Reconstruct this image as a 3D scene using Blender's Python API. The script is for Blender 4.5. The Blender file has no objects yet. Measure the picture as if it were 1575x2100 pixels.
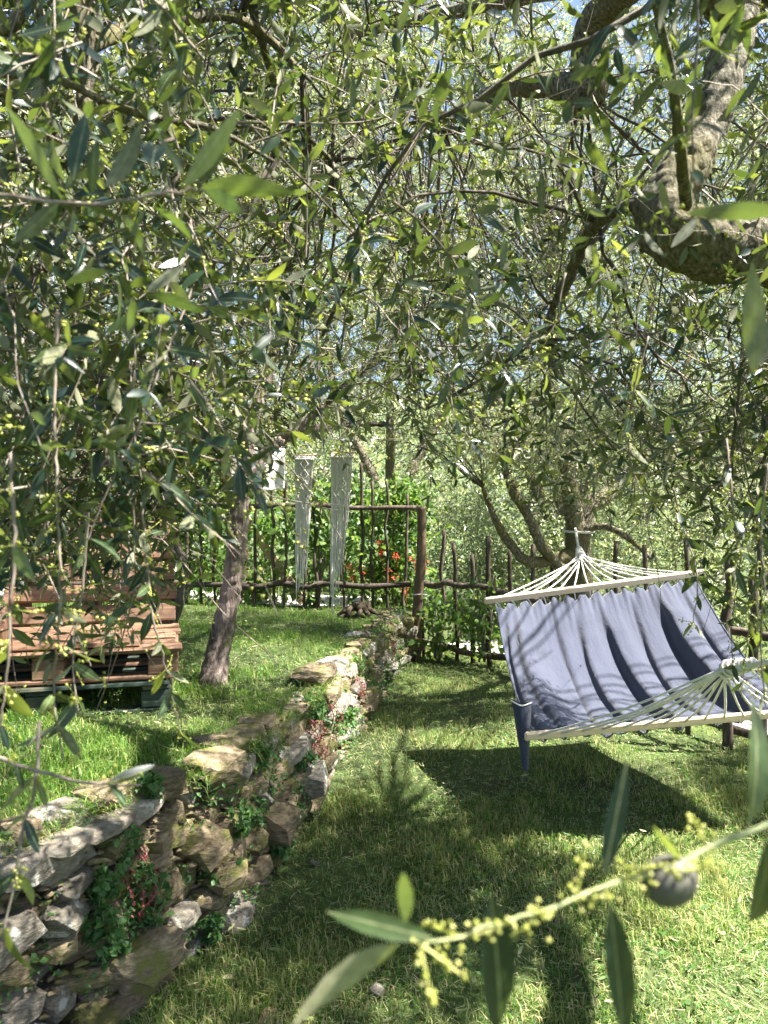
import bpy, bmesh, math, random
import numpy as np
from mathutils import Vector, Matrix, noise as mnoise

random.seed(7)
RNG = np.random.default_rng(11)
SC = bpy.context.scene
COL = SC.collection

# ------------------------------------------------------------------ camera, sky, sun, exposure
CAM_Z, FPX = 1.6, 1528.0
cam = bpy.data.cameras.new('camera')
cam_o = bpy.data.objects.new('camera', cam); COL.objects.link(cam_o)
cam_o.location = (0, 0, CAM_Z); cam_o.rotation_euler = (math.radians(90), 0, 0)
cam.sensor_fit = 'VERTICAL'; cam.sensor_height = 36.0; cam.lens = 36.0 * FPX / 2100.0
cam.clip_start = 0.02; cam.clip_end = 600
cam.dof.use_dof = True; cam.dof.focus_distance = 4.0; cam.dof.aperture_fstop = 7.2
SC.camera = cam_o

SUN_EL = math.radians(58)
SUN_H = Vector((0.99, -0.12, 0)).normalized()            # horizontal direction TOWARDS the sun
SUN = (SUN_H * math.cos(SUN_EL) + Vector((0, 0, math.sin(SUN_EL)))).normalized()
w = bpy.data.worlds.new('World'); SC.world = w; w.use_nodes = True
wn = w.node_tree.nodes; wl = w.node_tree.links
bg = wn['Background']; sky = wn.new('ShaderNodeTexSky'); sky.sky_type = 'NISHITA'; sky.sun_disc = False
sky.sun_elevation = SUN_EL; sky.sun_rotation = math.atan2(SUN_H.x, SUN_H.y)
sky.air_density = 1.0; sky.dust_density = 1.5; sky.ozone_density = 1.0
wl.new(sky.outputs[0], bg.inputs[0]); bg.inputs[1].default_value = 0.05
sl = bpy.data.lights.new('sun', 'SUN'); sl.energy = 5.0; sl.angle = math.radians(0.53); sl.color = (1.0, 0.95, 0.86)
so = bpy.data.objects.new('sun', sl); COL.objects.link(so); so.location = (6, 4, 12)
so.rotation_euler = SUN.to_track_quat('Z', 'Y').to_euler()
vs = SC.view_settings
vs.view_transform = 'Standard'; vs.look = 'None'; vs.gamma = 1.0; vs.use_curve_mapping = False
vs.exposure = 2.55
cy = SC.cycles
cy.max_bounces = 4; cy.diffuse_bounces = 2; cy.glossy_bounces = 1; cy.transmission_bounces = 3; cy.transparent_max_bounces = 6
cy.use_denoising = True; cy.use_light_tree = False
cy.caustics_reflective = False; cy.caustics_refractive = False

# ------------------------------------------------------------------ helpers
def at(px, py, Y):
    return np.array(((px - 787.5) / FPX * Y, Y, CAM_Z - (py - 1050.0) / FPX * Y))
def onz(px, py, z):
    return at(px, py, (CAM_Z - z) * FPX / (py - 1050.0))
def nrm(a):
    return a / np.maximum(np.linalg.norm(a, axis=-1, keepdims=True), 1e-9)

def mesh(name, V, F, rnd=None, smooth=False):
    """V (n,3) ; F list of int arrays (m,3)/(m,4); rnd per-vertex float attribute"""
    if isinstance(F, np.ndarray): F = [F]
    F = [f for f in F if len(f)]
    me = bpy.data.meshes.new(name)
    V = np.asarray(V, dtype=np.float32)
    me.vertices.add(len(V)); me.vertices.foreach_set('co', V.ravel())
    tot = np.concatenate([np.full(len(f), f.shape[1], dtype=np.int32) for f in F])
    loops = np.concatenate([f.ravel() for f in F]).astype(np.int32)
    start = np.concatenate(([0], np.cumsum(tot)[:-1])).astype(np.int32)
    me.loops.add(len(loops)); me.loops.foreach_set('vertex_index', loops)
    me.polygons.add(len(tot)); me.polygons.foreach_set('loop_start', start)
    try: me.polygons.foreach_set('loop_total', tot)
    except Exception: pass
    if smooth: me.polygons.foreach_set('use_smooth', np.ones(len(tot), dtype=bool))
    if rnd is not None:
        a = me.attributes.new('rnd', 'FLOAT', 'POINT'); a.data.foreach_set('value', np.asarray(rnd, dtype=np.float32))
    me.update(calc_edges=True)
    return me

class Geo:
    def __init__(s): s.V = []; s.F3 = []; s.F4 = []; s.R = []; s.n = 0
    def add(s, V, F3=None, F4=None, R=None):
        V = np.asarray(V, dtype=float).reshape(-1, 3)
        if F3 is not None and len(F3): s.F3.append(np.asarray(F3) + s.n)
        if F4 is not None and len(F4): s.F4.append(np.asarray(F4) + s.n)
        if R is None: R = np.full(len(V), random.random())
        s.V.append(V); s.R.append(np.broadcast_to(R, (len(V),))); s.n += len(V)
    def mesh(s, name, smooth=False, off=None):
        V = np.concatenate(s.V)
        if off is not None: V = V - np.asarray(off)
        F = []
        if s.F3: F.append(np.concatenate(s.F3))
        if s.F4: F.append(np.concatenate(s.F4))
        return mesh(name, V, F, np.concatenate(s.R), smooth)
    def obj(s, name, mat, parent=None, smooth=False, **k):
        off = np.array(parent.location) if parent is not None and parent.parent is None else None
        return obj(name, s.mesh(name, smooth, off), mat, parent, **k)

def tag(o, label=None, cat=None, group=None, kind=None):
    if label: o['label'] = label
    if cat: o['category'] = cat
    if group: o['group'] = group
    if kind: o['kind'] = kind
    return o
def obj(name, me, mat=None, parent=None, loc=None, label=None, cat=None, group=None, kind=None):
    o = bpy.data.objects.new(name, me); COL.objects.link(o)
    if mat is not None and len(me.materials) == 0: me.materials.append(mat)
    if parent is not None: o.parent = parent
    if loc is not None: o.location = loc
    return tag(o, label, cat, group, kind)
def empty(name, loc, label, cat, group=None):
    o = bpy.data.objects.new(name, None); COL.objects.link(o); o.location = tuple(loc); o.empty_display_size = 0.1
    return tag(o, label, cat, group)

def spline(pts, n):
    """Catmull-Rom through rows of pts, n samples"""
    P = np.asarray(pts, dtype=float)
    if len(P) == 2:
        t = np.linspace(0, 1, n)[:, None]; return P[0] * (1 - t) + P[1] * t
    Q = np.vstack((2 * P[0] - P[1], P, 2 * P[-1] - P[-2]))
    u = np.linspace(0, len(P) - 1 - 1e-6, n); i = u.astype(int); t = (u - i)[:, None]
    a, b, c, d = Q[i], Q[i + 1], Q[i + 2], Q[i + 3]
    return 0.5 * (2 * b + (c - a) * t + (2 * a - 5 * b + 4 * c - d) * t ** 2 + (3 * b - a - 3 * c + d) * t ** 3)

def tube(geo, pts, rad, sides=8, n=None, rough=0.0, wob=0.0, R=None, cap=True, disp=0.0):
    pts = np.asarray(pts, float); rad = np.broadcast_to(np.asarray(rad, float), (len(pts),))
    n = n or max(2, len(pts))
    S = spline(np.column_stack((pts, rad)), n); P = S[:, :3].copy(); r = np.maximum(S[:, 3], 1e-4)
    if wob: P[1:-1] += RNG.normal(0, wob, (n - 2, 3)) if n > 2 else 0
    T = nrm(np.gradient(P, axis=0))
    up = np.array((0, 0, 1.0)) if abs(T[0][2]) < 0.8 else np.array((1.0, 0, 0))
    N = nrm(np.cross(T, up)); 
    for k in range(1, n):
        v = N[k - 1] - T[k] * np.dot(N[k - 1], T[k]); N[k] = v / max(np.linalg.norm(v), 1e-9)
    B = np.cross(T, N)
    a = np.linspace(0, 2 * np.pi, sides, endpoint=False)
    ring = np.cos(a)[None, :, None] * N[:, None] + np.sin(a)[None, :, None] * B[:, None]
    rr = r[:, None] * (1 + (RNG.normal(0, rough, (n, sides)) if rough else 0))
    V = (P[:, None] + ring * np.broadcast_to(rr, (n, sides))[:, :, None]).reshape(-1, 3)
    if disp:                         # knots, swellings and fissures
        O_ = ring.reshape(-1, 3); q = np.array([mnoise.noise(Vector(v * 9)) * 0.6 + 0.6 * mnoise.noise(Vector(v * 34)) - 0.9 * abs(mnoise.noise(Vector((v[0] * 60, v[1] * 60, v[2] * 25)))) for v in V])
        V = V + O_ * (q * disp)[:, None]
    i = np.arange(n - 1)[:, None] * sides; j = np.arange(sides)[None]; j2 = (j + 1) % sides
    F4 = np.stack((i + j, i + j2, i + sides + j2, i + sides + j), -1).reshape(-1, 4)
    F3 = None
    if cap:
        V = np.vstack((V, P[0], P[-1])); c0 = n * sides; c1 = c0 + 1; J = np.arange(sides); J2 = (J + 1) % sides
        F3 = np.vstack((np.column_stack((np.full(sides, c0), J2, J)), np.column_stack((np.full(sides, c1), J + (n - 1) * sides, J2 + (n - 1) * sides))))
    geo.add(V, F3, F4, R)
    return P

# ------------------------------------------------------------------ materials
def new_mat(name):
    m = bpy.data.materials.new(name); m.use_nodes = True
    nt = m.node_tree; nt.nodes.remove(nt.nodes['Principled BSDF'])
    return m, nt, nt.nodes, nt.links, nt.nodes['Material Output']
def N(nt, t, **k):
    n = nt.nodes.new('ShaderNode' + t)
    for a, b in k.items(): setattr(n, a, b)
    return n
def ramp(nt, src, stops):
    r = N(nt, 'ValToRGB'); e = r.color_ramp.elements
    while len(e) < len(stops): e.new(0.5)
    for i, (p, c) in enumerate(stops): e[i].position = p; e[i].color = (*c, 1)
    nt.links.new(src, r.inputs[0]); return r.outputs[0]
def rnd_val(nt):
    a = N(nt, 'Attribute', attribute_name='rnd'); oi = N(nt, 'ObjectInfo')
    m = N(nt, 'Math', operation='ADD'); nt.links.new(a.outputs['Fac'], m.inputs[0]); nt.links.new(oi.outputs['Random'], m.inputs[1])
    f = N(nt, 'Math', operation='FRACT'); nt.links.new(m.outputs[0], f.inputs[0]); return f.outputs[0]
def leaf_mat(name, top, under, trans, tf=0.35, rough=0.38, spec=0.5, rib=False):
    """two-sided leaf: glossy upper face, matt pale underside, light shining through"""
    m, nt, nn, l, out = new_mat(name)
    rv = rnd_val(nt)
    ct = ramp(nt, rv, top); cu = ramp(nt, rv, under); ctr = ramp(nt, rv, trans)
    g = N(nt, 'NewGeometry')
    mx = N(nt, 'Mix', data_type='RGBA'); l.new(g.outputs['Backfacing'], mx.inputs[0]); l.new(ct, mx.inputs[6]); l.new(cu, mx.inputs[7])
    cc = mx.outputs[2]
    if rib:                          # pale midrib and faint mottling, along the leaf's own axes
        tc = N(nt, 'TexCoord'); sx = N(nt, 'SeparateXYZ'); l.new(tc.outputs['Object'], sx.inputs[0])
        ab = N(nt, 'Math', operation='ABSOLUTE'); l.new(sx.outputs['Y'], ab.inputs[0])
        rf = ramp(nt, ab.outputs[0], [(0.004, (0.75,) * 3), (0.011, (0, 0, 0))])
        m2 = N(nt, 'Mix', data_type='RGBA'); l.new(rf, m2.inputs[0]); l.new(cc, m2.inputs[6]); m2.inputs[7].default_value = (0.24, 0.26, 0.13, 1)
        nz = N(nt, 'TexNoise'); nz.inputs['Scale'].default_value = 9; nz.inputs['Detail'].default_value = 6; l.new(tc.outputs['Object'], nz.inputs['Vector'])
        hv = N(nt, 'HueSaturation'); mr2 = N(nt, 'MapRange'); l.new(nz.outputs['Fac'], mr2.inputs[0]); mr2.inputs[1].default_value = 0.3; mr2.inputs[2].default_value = 0.7; mr2.inputs[3].default_value = 0.65; mr2.inputs[4].default_value = 1.4
        l.new(mr2.outputs[0], hv.inputs['Value']); l.new(m2.outputs[2], hv.inputs['Color']); cc = hv.outputs[0]
    p = N(nt, 'BsdfPrincipled'); l.new(cc, p.inputs['Base Color'])
    mr = N(nt, 'MapRange'); l.new(g.outputs['Backfacing'], mr.inputs[0]); mr.inputs[3].default_value = rough; mr.inputs[4].default_value = 0.7
    l.new(mr.outputs[0], p.inputs['Roughness']); p.inputs['Specular IOR Level'].default_value = spec
    t = N(nt, 'BsdfTranslucent'); l.new(ctr, t.inputs[0])
    ms = N(nt, 'MixShader'); ms.inputs[0].default_value = tf; l.new(p.outputs[0], ms.inputs[1]); l.new(t.outputs[0], ms.inputs[2])
    l.new(ms.outputs[0], out.inputs[0]); return m
def noise_mat(name, stops, scale=(8, 8, 8), detail=6, rough=0.85, bump=0.3, bscale=None, coord='Object', dist=0.02, spec=0.3, second=None, perobj=0.0):
    m, nt, nn, l, out = new_mat(name)
    tc = N(nt, 'TexCoord'); mp = N(nt, 'Mapping'); mp.inputs['Scale'].default_value = scale
    src = N(nt, 'NewGeometry').outputs['Position'] if coord == 'World' else tc.outputs[coord]
    if perobj:
        oi = N(nt, 'ObjectInfo'); sc_ = N(nt, 'VectorMath', operation='SCALE'); cb = N(nt, 'CombineXYZ')
        for k in range(3): l.new(oi.outputs['Random'], cb.inputs[k])
        l.new(cb.outputs[0], sc_.inputs[0]); sc_.inputs['Scale'].default_value = 37.0
        ad = N(nt, 'VectorMath', operation='ADD'); l.new(src, ad.inputs[0]); l.new(sc_.outputs[0], ad.inputs[1]); src = ad.outputs[0]
    l.new(src, mp.inputs[0])
    n1 = N(nt, 'TexNoise'); n1.inputs['Scale'].default_value = 1.0; n1.inputs['Detail'].default_value = detail; n1.inputs['Roughness'].default_value = 0.65
    l.new(mp.outputs[0], n1.inputs['Vector'])
    c = ramp(nt, n1.outputs['Fac'], stops)
    if second:                       # (scale, lo, hi, colour, factor) : second patchy colour (lichen, moss, dirt)
        s2, lo, hi, col2, fac = second
        n2 = N(nt, 'TexNoise'); n2.inputs['Scale'].default_value = s2; n2.inputs['Detail'].default_value = 5; l.new(src, n2.inputs['Vector'])
        r2 = ramp(nt, n2.outputs['Fac'], [(lo, (0, 0, 0)), (hi, (fac, fac, fac))])
        mx = N(nt, 'Mix', data_type='RGBA'); l.new(r2, mx.inputs[0]); l.new(c, mx.inputs[6]); mx.inputs[7].default_value = (*col2, 1); c = mx.outputs[2]
    if perobj:
        hv = N(nt, 'HueSaturation'); mr = N(nt, 'MapRange'); l.new(oi.outputs['Random'], mr.inputs[0])
        mr.inputs[3].default_value = 1 - perobj; mr.inputs[4].default_value = 1 + perobj; l.new(mr.outputs[0], hv.inputs['Value']); l.new(c, hv.inputs['Color']); c = hv.outputs[0]
    p = N(nt, 'BsdfPrincipled'); l.new(c, p.inputs['Base Color']); p.inputs['Roughness'].default_value = rough; p.inputs['Specular IOR Level'].default_value = spec
    if bump:
        b = N(nt, 'Bump'); b.inputs['Strength'].default_value = bump; b.inputs['Distance'].default_value = dist
        l.new(n1.outputs['Fac'], b.inputs['Height']); l.new(b.outputs[0], p.inputs['Normal'])
    l.new(p.outputs[0], out.inputs[0]); return m

M = {}
OT = [(0.0, (0.007, 0.020, 0.019)), (0.5, (0.013, 0.031, 0.021)), (0.85, (0.026, 0.048, 0.020)), (1, (0.055, 0.08, 0.022))]  # near olive leaves: canopy shade darkened into the colours
OU = [(0, (0.11, 0.118, 0.072)), (0.6, (0.16, 0.165, 0.10)), (1, (0.24, 0.235, 0.145))]
OTR = [(0, (0.085, 0.14, 0.022)), (0.6, (0.16, 0.23, 0.035)), (1, (0.42, 0.50, 0.06))]
M['olive'] = leaf_mat('olive_leaf', OT, OU, OTR, 0.25, 0.3, 0.45)
M['olive_near'] = leaf_mat('olive_leaf_near', OT, OU, OTR, 0.27, 0.36, 0.4, rib=True)
M['olive_sunlit'] = leaf_mat('olive_leaf_sunlit', [(0.0, (0.05, 0.085, 0.05)), (0.5, (0.12, 0.165, 0.09)), (1, (0.28, 0.31, 0.17))],  # same kind of olive leaf, sunlight brightness put into the colours
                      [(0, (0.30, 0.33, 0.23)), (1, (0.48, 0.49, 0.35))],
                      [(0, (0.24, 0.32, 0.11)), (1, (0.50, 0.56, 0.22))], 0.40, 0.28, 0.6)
M['green'] = leaf_mat('garden_leaf', [(0, (0.035, 0.09, 0.02)), (0.6, (0.065, 0.14, 0.03)), (1, (0.13, 0.2, 0.045))],
                      [(0, (0.10, 0.2, 0.05)), (1, (0.2, 0.32, 0.09))], [(0, (0.13, 0.27, 0.035)), (1, (0.32, 0.44, 0.07))], 0.38, 0.45, 0.4)
M['weed'] = leaf_mat('weed_leaf', [(0, (0.035, 0.10, 0.03)), (1, (0.09, 0.2, 0.05))], [(0, (0.08, 0.15, 0.06)), (1, (0.15, 0.24, 0.09))],
                      [(0, (0.12, 0.28, 0.05)), (1, (0.25, 0.42, 0.07))], 0.3, 0.5, 0.4)
M['red_leaf'] = leaf_mat('sedum_leaf', [(0, (0.16, 0.03, 0.035)), (0.6, (0.28, 0.06, 0.06)), (1, (0.42, 0.20, 0.16))], [(0, (0.2, 0.06, 0.05)), (1, (0.4, 0.16, 0.14))],
                      [(0, (0.3, 0.06, 0.05)), (1, (0.5, 0.15, 0.1))], 0.2, 0.5, 0.4)
M['grass'] = leaf_mat('grass_blade', [(0, (0.045, 0.12, 0.02)), (0.45, (0.085, 0.18, 0.025)), (0.72, (0.15, 0.25, 0.045)), (0.86, (0.32, 0.33, 0.11)), (1, (0.46, 0.40, 0.2))],
                      [(0, (0.045, 0.12, 0.02)), (0.5, (0.09, 0.19, 0.03)), (0.86, (0.33, 0.33, 0.12)), (1, (0.48, 0.42, 0.22))],
                      [(0, (0.11, 0.28, 0.02)), (0.6, (0.26, 0.44, 0.04)), (1, (0.5, 0.45, 0.2))], 0.36, 0.6, 0.2)
M['straw'] = leaf_mat('clipping', [(0, (0.08, 0.16, 0.045)), (0.6, (0.2, 0.26, 0.09)), (1, (0.46, 0.42, 0.24))], [(0, (0.08, 0.16, 0.045)), (0.6, (0.2, 0.26, 0.09)), (1, (0.46, 0.42, 0.24))],
                      [(0, (0.2, 0.3, 0.1)), (1, (0.45, 0.4, 0.2))], 0.2, 0.6, 0.3)
M['blossom'] = leaf_mat('olive_bud', [(0, (0.26, 0.30, 0.05)), (0.6, (0.38, 0.40, 0.09)), (1, (0.56, 0.54, 0.22))], [(0, (0.26, 0.30, 0.05)), (1, (0.48, 0.48, 0.16))],
                      [(0, (0.5, 0.55, 0.15)), (1, (0.7, 0.7, 0.3))], 0.3, 0.55, 0.3)
M['flower'] = leaf_mat('geranium_petal', [(0, (0.62, 0.05, 0.03)), (1, (0.75, 0.14, 0.07))], [(0, (0.6, 0.07, 0.04)), (1, (0.75, 0.16, 0.08))], [(0, (0.8, 0.1, 0.05)), (1, (0.8, 0.2, 0.1))], 0.3, 0.6, 0.3)
M['twig'] = noise_mat('twig_bark', [(0.3, (0.10, 0.078, 0.06)), (0.55, (0.2, 0.165, 0.135)), (0.8, (0.32, 0.275, 0.23))], (30, 30, 30), 3, 0.75, 0)
M['stem'] = noise_mat('green_stem', [(0.3, (0.20, 0.24, 0.10)), (0.7, (0.33, 0.35, 0.17))], (30, 30, 30), 3, 0.6, 0)
M['bark'] = noise_mat('olive_bark', [(0.36, (0.035, 0.03, 0.02)), (0.46, (0.125, 0.11, 0.075)), (0.56, (0.22, 0.195, 0.135)), (0.68, (0.40, 0.37, 0.28))], (90, 90, 45), 9, 0.88, 1.0, dist=0.02, second=(4.5, 0.45, 0.62, (0.13, 0.115, 0.035), 0.75))
M['bark_dark'] = noise_mat('dark_bark', [(0.3, (0.03, 0.025, 0.02)), (0.55, (0.10, 0.085, 0.065)), (0.8, (0.22, 0.19, 0.15))], (30, 30, 12), 8, 0.9, 0.9, dist=0.012)
M['bark_flaky'] = noise_mat('flaky_bark', [(0.3, (0.05, 0.035, 0.03)), (0.48, (0.20, 0.15, 0.13)), (0.7, (0.42, 0.35, 0.32))], (60, 60, 7), 8, 0.9, 1.0, dist=0.015, second=(3.4, 0.40, 0.56, (0.032, 0.032, 0.02), 0.9))
M['pole'] = noise_mat('pole_wood', [(0.3, (0.035, 0.026, 0.019)), (0.55, (0.085, 0.066, 0.05)), (0.8, (0.2, 0.165, 0.13))], (40, 40, 9), 6, 0.85, 0.6, dist=0.008, perobj=0.3)
M['post'] = noise_mat('post_wood', [(0.3, (0.055, 0.036, 0.024)), (0.55, (0.135, 0.092, 0.06)), (0.8, (0.27, 0.2, 0.14))], (30, 30, 5), 6, 0.8, 0.6, dist=0.008)
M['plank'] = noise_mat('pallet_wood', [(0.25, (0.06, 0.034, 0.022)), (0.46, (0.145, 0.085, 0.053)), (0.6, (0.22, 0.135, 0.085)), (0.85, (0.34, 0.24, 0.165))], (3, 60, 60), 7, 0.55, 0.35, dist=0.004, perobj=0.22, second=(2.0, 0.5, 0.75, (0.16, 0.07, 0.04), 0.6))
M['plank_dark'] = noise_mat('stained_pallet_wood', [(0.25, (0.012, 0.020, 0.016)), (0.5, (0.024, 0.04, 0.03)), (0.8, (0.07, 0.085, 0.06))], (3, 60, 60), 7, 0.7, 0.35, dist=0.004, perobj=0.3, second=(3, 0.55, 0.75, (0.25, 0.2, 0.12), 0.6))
M['bare_plank'] = noise_mat('bare_plank', [(0.3, (0.38, 0.25, 0.15)), (0.7, (0.58, 0.42, 0.28))], (3, 50, 50), 6, 0.7, 0.2, dist=0.004)
M['spreader'] = noise_mat('spreader_wood', [(0.3, (0.62, 0.48, 0.34)), (0.7, (0.76, 0.62, 0.47))], (4, 70, 70), 6, 0.5, 0.08, dist=0.002)
M['rope'] = noise_mat('cotton_rope', [(0.3, (0.55, 0.53, 0.48)), (0.7, (0.76, 0.74, 0.69))], (160, 160, 160), 3, 0.9, 0.5, dist=0.003)
M['cord'] = noise_mat('macrame_cord', [(0.3, (0.58, 0.55, 0.5)), (0.7, (0.78, 0.76, 0.72))], (120, 120, 120), 3, 0.9, 0.4, dist=0.003)
M['stone'] = noise_mat('schist', [(0.25, (0.06, 0.045, 0.028)), (0.42, (0.15, 0.115, 0.07)), (0.58, (0.24, 0.19, 0.12)), (0.8, (0.40, 0.34, 0.25))], (26, 26, 75), 12, 0.9, 1.0, coord='World', dist=0.02, perobj=0.35, second=(9, 0.5, 0.60, (0.12, 0.125, 0.03), 0.85))
M['stone_grey'] = noise_mat('grey_schist', [(0.25, (0.07, 0.06, 0.048)), (0.42, (0.16, 0.14, 0.11)), (0.58, (0.24, 0.215, 0.175)), (0.8, (0.42, 0.39, 0.34))], (26, 26, 60), 12, 0.9, 1.0, coord='World', dist=0.02, perobj=0.3, second=(14, 0.58, 0.63, (0.5, 0.49, 0.44), 0.8))
M['soil'] = noise_mat('soil', [(0.3, (0.035, 0.027, 0.018)), (0.6, (0.09, 0.07, 0.045)), (0.85, (0.17, 0.14, 0.09))], (20, 20, 20), 8, 0.95, 0.8, dist=0.02)
M['turf'] = noise_mat('turf_soil', [(0.3, (0.022, 0.032, 0.012)), (0.55, (0.045, 0.062, 0.02)), (0.8, (0.12, 0.115, 0.05))], (9, 9, 9), 9, 0.95, 0.8, dist=0.03, second=(1.1, 0.45, 0.7, (0.10, 0.15, 0.035), 0.7))
M['gravel'] = noise_mat('gravel_bed', [(0.3, (0.36, 0.34, 0.31)), (0.7, (0.6, 0.58, 0.54))], (60, 60, 60), 4, 0.95, 0.6, dist=0.01)
M['pebble'] = noise_mat('pebble', [(0.3, (0.48, 0.46, 0.43)), (0.7, (0.74, 0.72, 0.68))], (20, 20, 20), 4, 0.9, 0)
M['hill'] = noise_mat('hill_scrub', [(0.3, (0.04, 0.07, 0.025)), (0.6, (0.09, 0.13, 0.05)), (0.85, (0.2, 0.22, 0.1))], (0.6, 0.6, 0.6), 10, 0.95, 0.8, dist=0.6)
M['white_cloth'] = noise_mat('white_cotton', [(0.3, (0.66, 0.64, 0.63)), (0.6, (0.78, 0.76, 0.76)), (0.85, (0.78, 0.62, 0.64))], (9, 9, 9), 2, 0.9, 0.1)
M['metal'] = noise_mat('dull_steel', [(0.3, (0.45, 0.45, 0.45)), (0.7, (0.6, 0.6, 0.6))], (50, 50, 50), 3, 0.4, 0)
M['olive_fruit'] = noise_mat('green_olive_skin', [(0.3, (0.07, 0.068, 0.055)), (0.7, (0.12, 0.115, 0.09))], (60, 60, 60), 4, 0.55, 0.05)

def fabric():
    m, nt, nn, l, out = new_mat('slate_blue_canvas')
    tc = N(nt, 'TexCoord')
    n1 = N(nt, 'TexNoise'); n1.inputs['Scale'].default_value = 260; n1.inputs['Detail'].default_value = 2; l.new(tc.outputs['Object'], n1.inputs['Vector'])
    n2 = N(nt, 'TexNoise'); n2.inputs['Scale'].default_value = 3; n2.inputs['Detail'].default_value = 5; l.new(tc.outputs['Object'], n2.inputs['Vector'])
    ad = N(nt, 'Math', operation='ADD'); l.new(n1.outputs['Fac'], ad.inputs[0]); l.new(n2.outputs['Fac'], ad.inputs[1])
    hf = N(nt, 'Math', operation='MULTIPLY'); l.new(ad.outputs[0], hf.inputs[0]); hf.inputs[1].default_value = 0.5
    c = ramp(nt, hf.outputs[0], [(0.3, (0.030, 0.035, 0.058)), (0.55, (0.046, 0.053, 0.083)), (0.75, (0.074, 0.083, 0.12))])
    p = N(nt, 'BsdfPrincipled'); l.new(c, p.inputs['Base Color']); p.inputs['Roughness'].default_value = 0.85; p.inputs['Specular IOR Level'].default_value = 0.15
    p.inputs['Sheen Weight'].default_value = 0.25; p.inputs['Sheen Roughness'].default_value = 0.5
    b = N(nt, 'Bump'); b.inputs['Strength'].default_value = 0.25; b.inputs['Distance'].default_value = 0.002; l.new(n1.outputs['Fac'], b.inputs['Height'])
    mp = N(nt, 'Mapping'); mp.inputs['Scale'].default_value = (34, 9, 9); l.new(tc.outputs['Object'], mp.inputs[0])
    n3 = N(nt, 'TexNoise'); n3.inputs['Scale'].default_value = 1.0; n3.inputs['Detail'].default_value = 6; n3.inputs['Distortion'].default_value = 0.8; l.new(mp.outputs[0], n3.inputs['Vector'])
    b2 = N(nt, 'Bump'); b2.inputs['Strength'].default_value = 0.5; b2.inputs['Distance'].default_value = 0.012; l.new(n3.outputs['Fac'], b2.inputs['Height']); l.new(b.outputs[0], b2.inputs['Normal']); l.new(b2.outputs[0], p.inputs['Normal'])
    l.new(p.outputs[0], out.inputs[0]); return m
M['fabric'] = fabric()

# ------------------------------------------------------------------ terrain
WY = np.array((-6, 0.5, 1.5, 2.0, 2.5, 3.0, 4.0, 5.0, 6.0, 7.0, 8.2, 9.5, 14.0))
WX = np.array((-6.5, -2.2, -1.42, -1.08, -0.80, -0.57, -0.38, -0.25, -0.10, 0.04, 0.30, 0.45, 0.7))
def wall_x(y): return np.interp(y, WY, WX)
def bumps(x, y):
    return 0.012 * np.sin(3.1 * x + 1.7 * y) + 0.010 * np.sin(5.3 * y - 2.2 * x + 1) + 0.006 * np.sin(11 * x + 7 * y)
def low_z(x, y): return bumps(x, y) + 0.0 * x
def top_z(x, y):
    d = wall_x(y) - x
    base = np.interp(y, (0, 3, 5, 7, 8.5, 10, 14, 40), (0.62, 0.60, 0.56, 0.51, 0.48, 0.44, 0.36, 0.3))
    return base + bumps(x, y) + 0.03 * np.clip(d, 0, 3)

def grid_mesh(name, X, Y, Z):
    n, m = X.shape
    V = np.stack((X, Y, Z), -1).reshape(-1, 3)
    i = np.arange(n - 1)[:, None] * m + np.arange(m - 1)[None]
    F = np.stack((i, i + 1, i + m + 1, i + m), -1).reshape(-1, 4)
    return mesh(name, V, F, None, True)

ys = np.unique(np.concatenate((np.linspace(-40, 0, 12), np.linspace(0, 10, 90), np.linspace(10, 30, 24), np.linspace(30, 220, 20))))
xs = np.unique(np.concatenate((np.linspace(-150, -6, 14), np.linspace(-6, 6, 100), np.linspace(6, 150, 14))))
X, Y = np.meshgrid(xs, ys)
obj('lawn', grid_mesh('lawn', X, Y, low_z(X, Y)), M['turf'], kind='structure')
ty = np.concatenate((np.linspace(-6, 0, 8), np.linspace(0.2, 9, 110), np.linspace(9.3, 24, 30)))
tt = np.concatenate(((-0.02, 0.0, 0.06), np.linspace(0.12, 4, 60), np.linspace(4.5, 22, 14)))
T, TY = np.meshgrid(tt, ty)
slope = np.clip((TY - 8.3) / 1.5, 0, 1) * 1.0
nearf = np.clip((3.3 - TY) / 0.8, 0, 1)
TX = wall_x(TY) - 0.12 - 0.10 * nearf - T + np.where(T < 0.01, slope, 0)
TZ = top_z(TX, TY); TZ = np.where(T < -0.01, -0.06, np.where(T < 0.03, TZ - 0.03 - slope * 0.3, TZ))
obj('terrace_lawn', grid_mesh('terrace_lawn', TX[:, ::-1], TY[:, ::-1], TZ[:, ::-1]), M['turf'], kind='structure')
# distant slope closing the view
hx = np.linspace(-90, 90, 60); hy = np.linspace(20, 120, 40); HX, HY = np.meshgrid(hx, hy)
def hill_z(x, y): return np.clip((y - 21 + 0.02 * x), 0, None) * 0.20 + 0.9 * np.sin(x * 0.11 + 1) * np.clip((y - 20) / 30, 0, 1) - 0.2
obj('hillside', grid_mesh('hillside', HX, HY, hill_z(HX, HY)), M['hill'], kind='structure')

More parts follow.
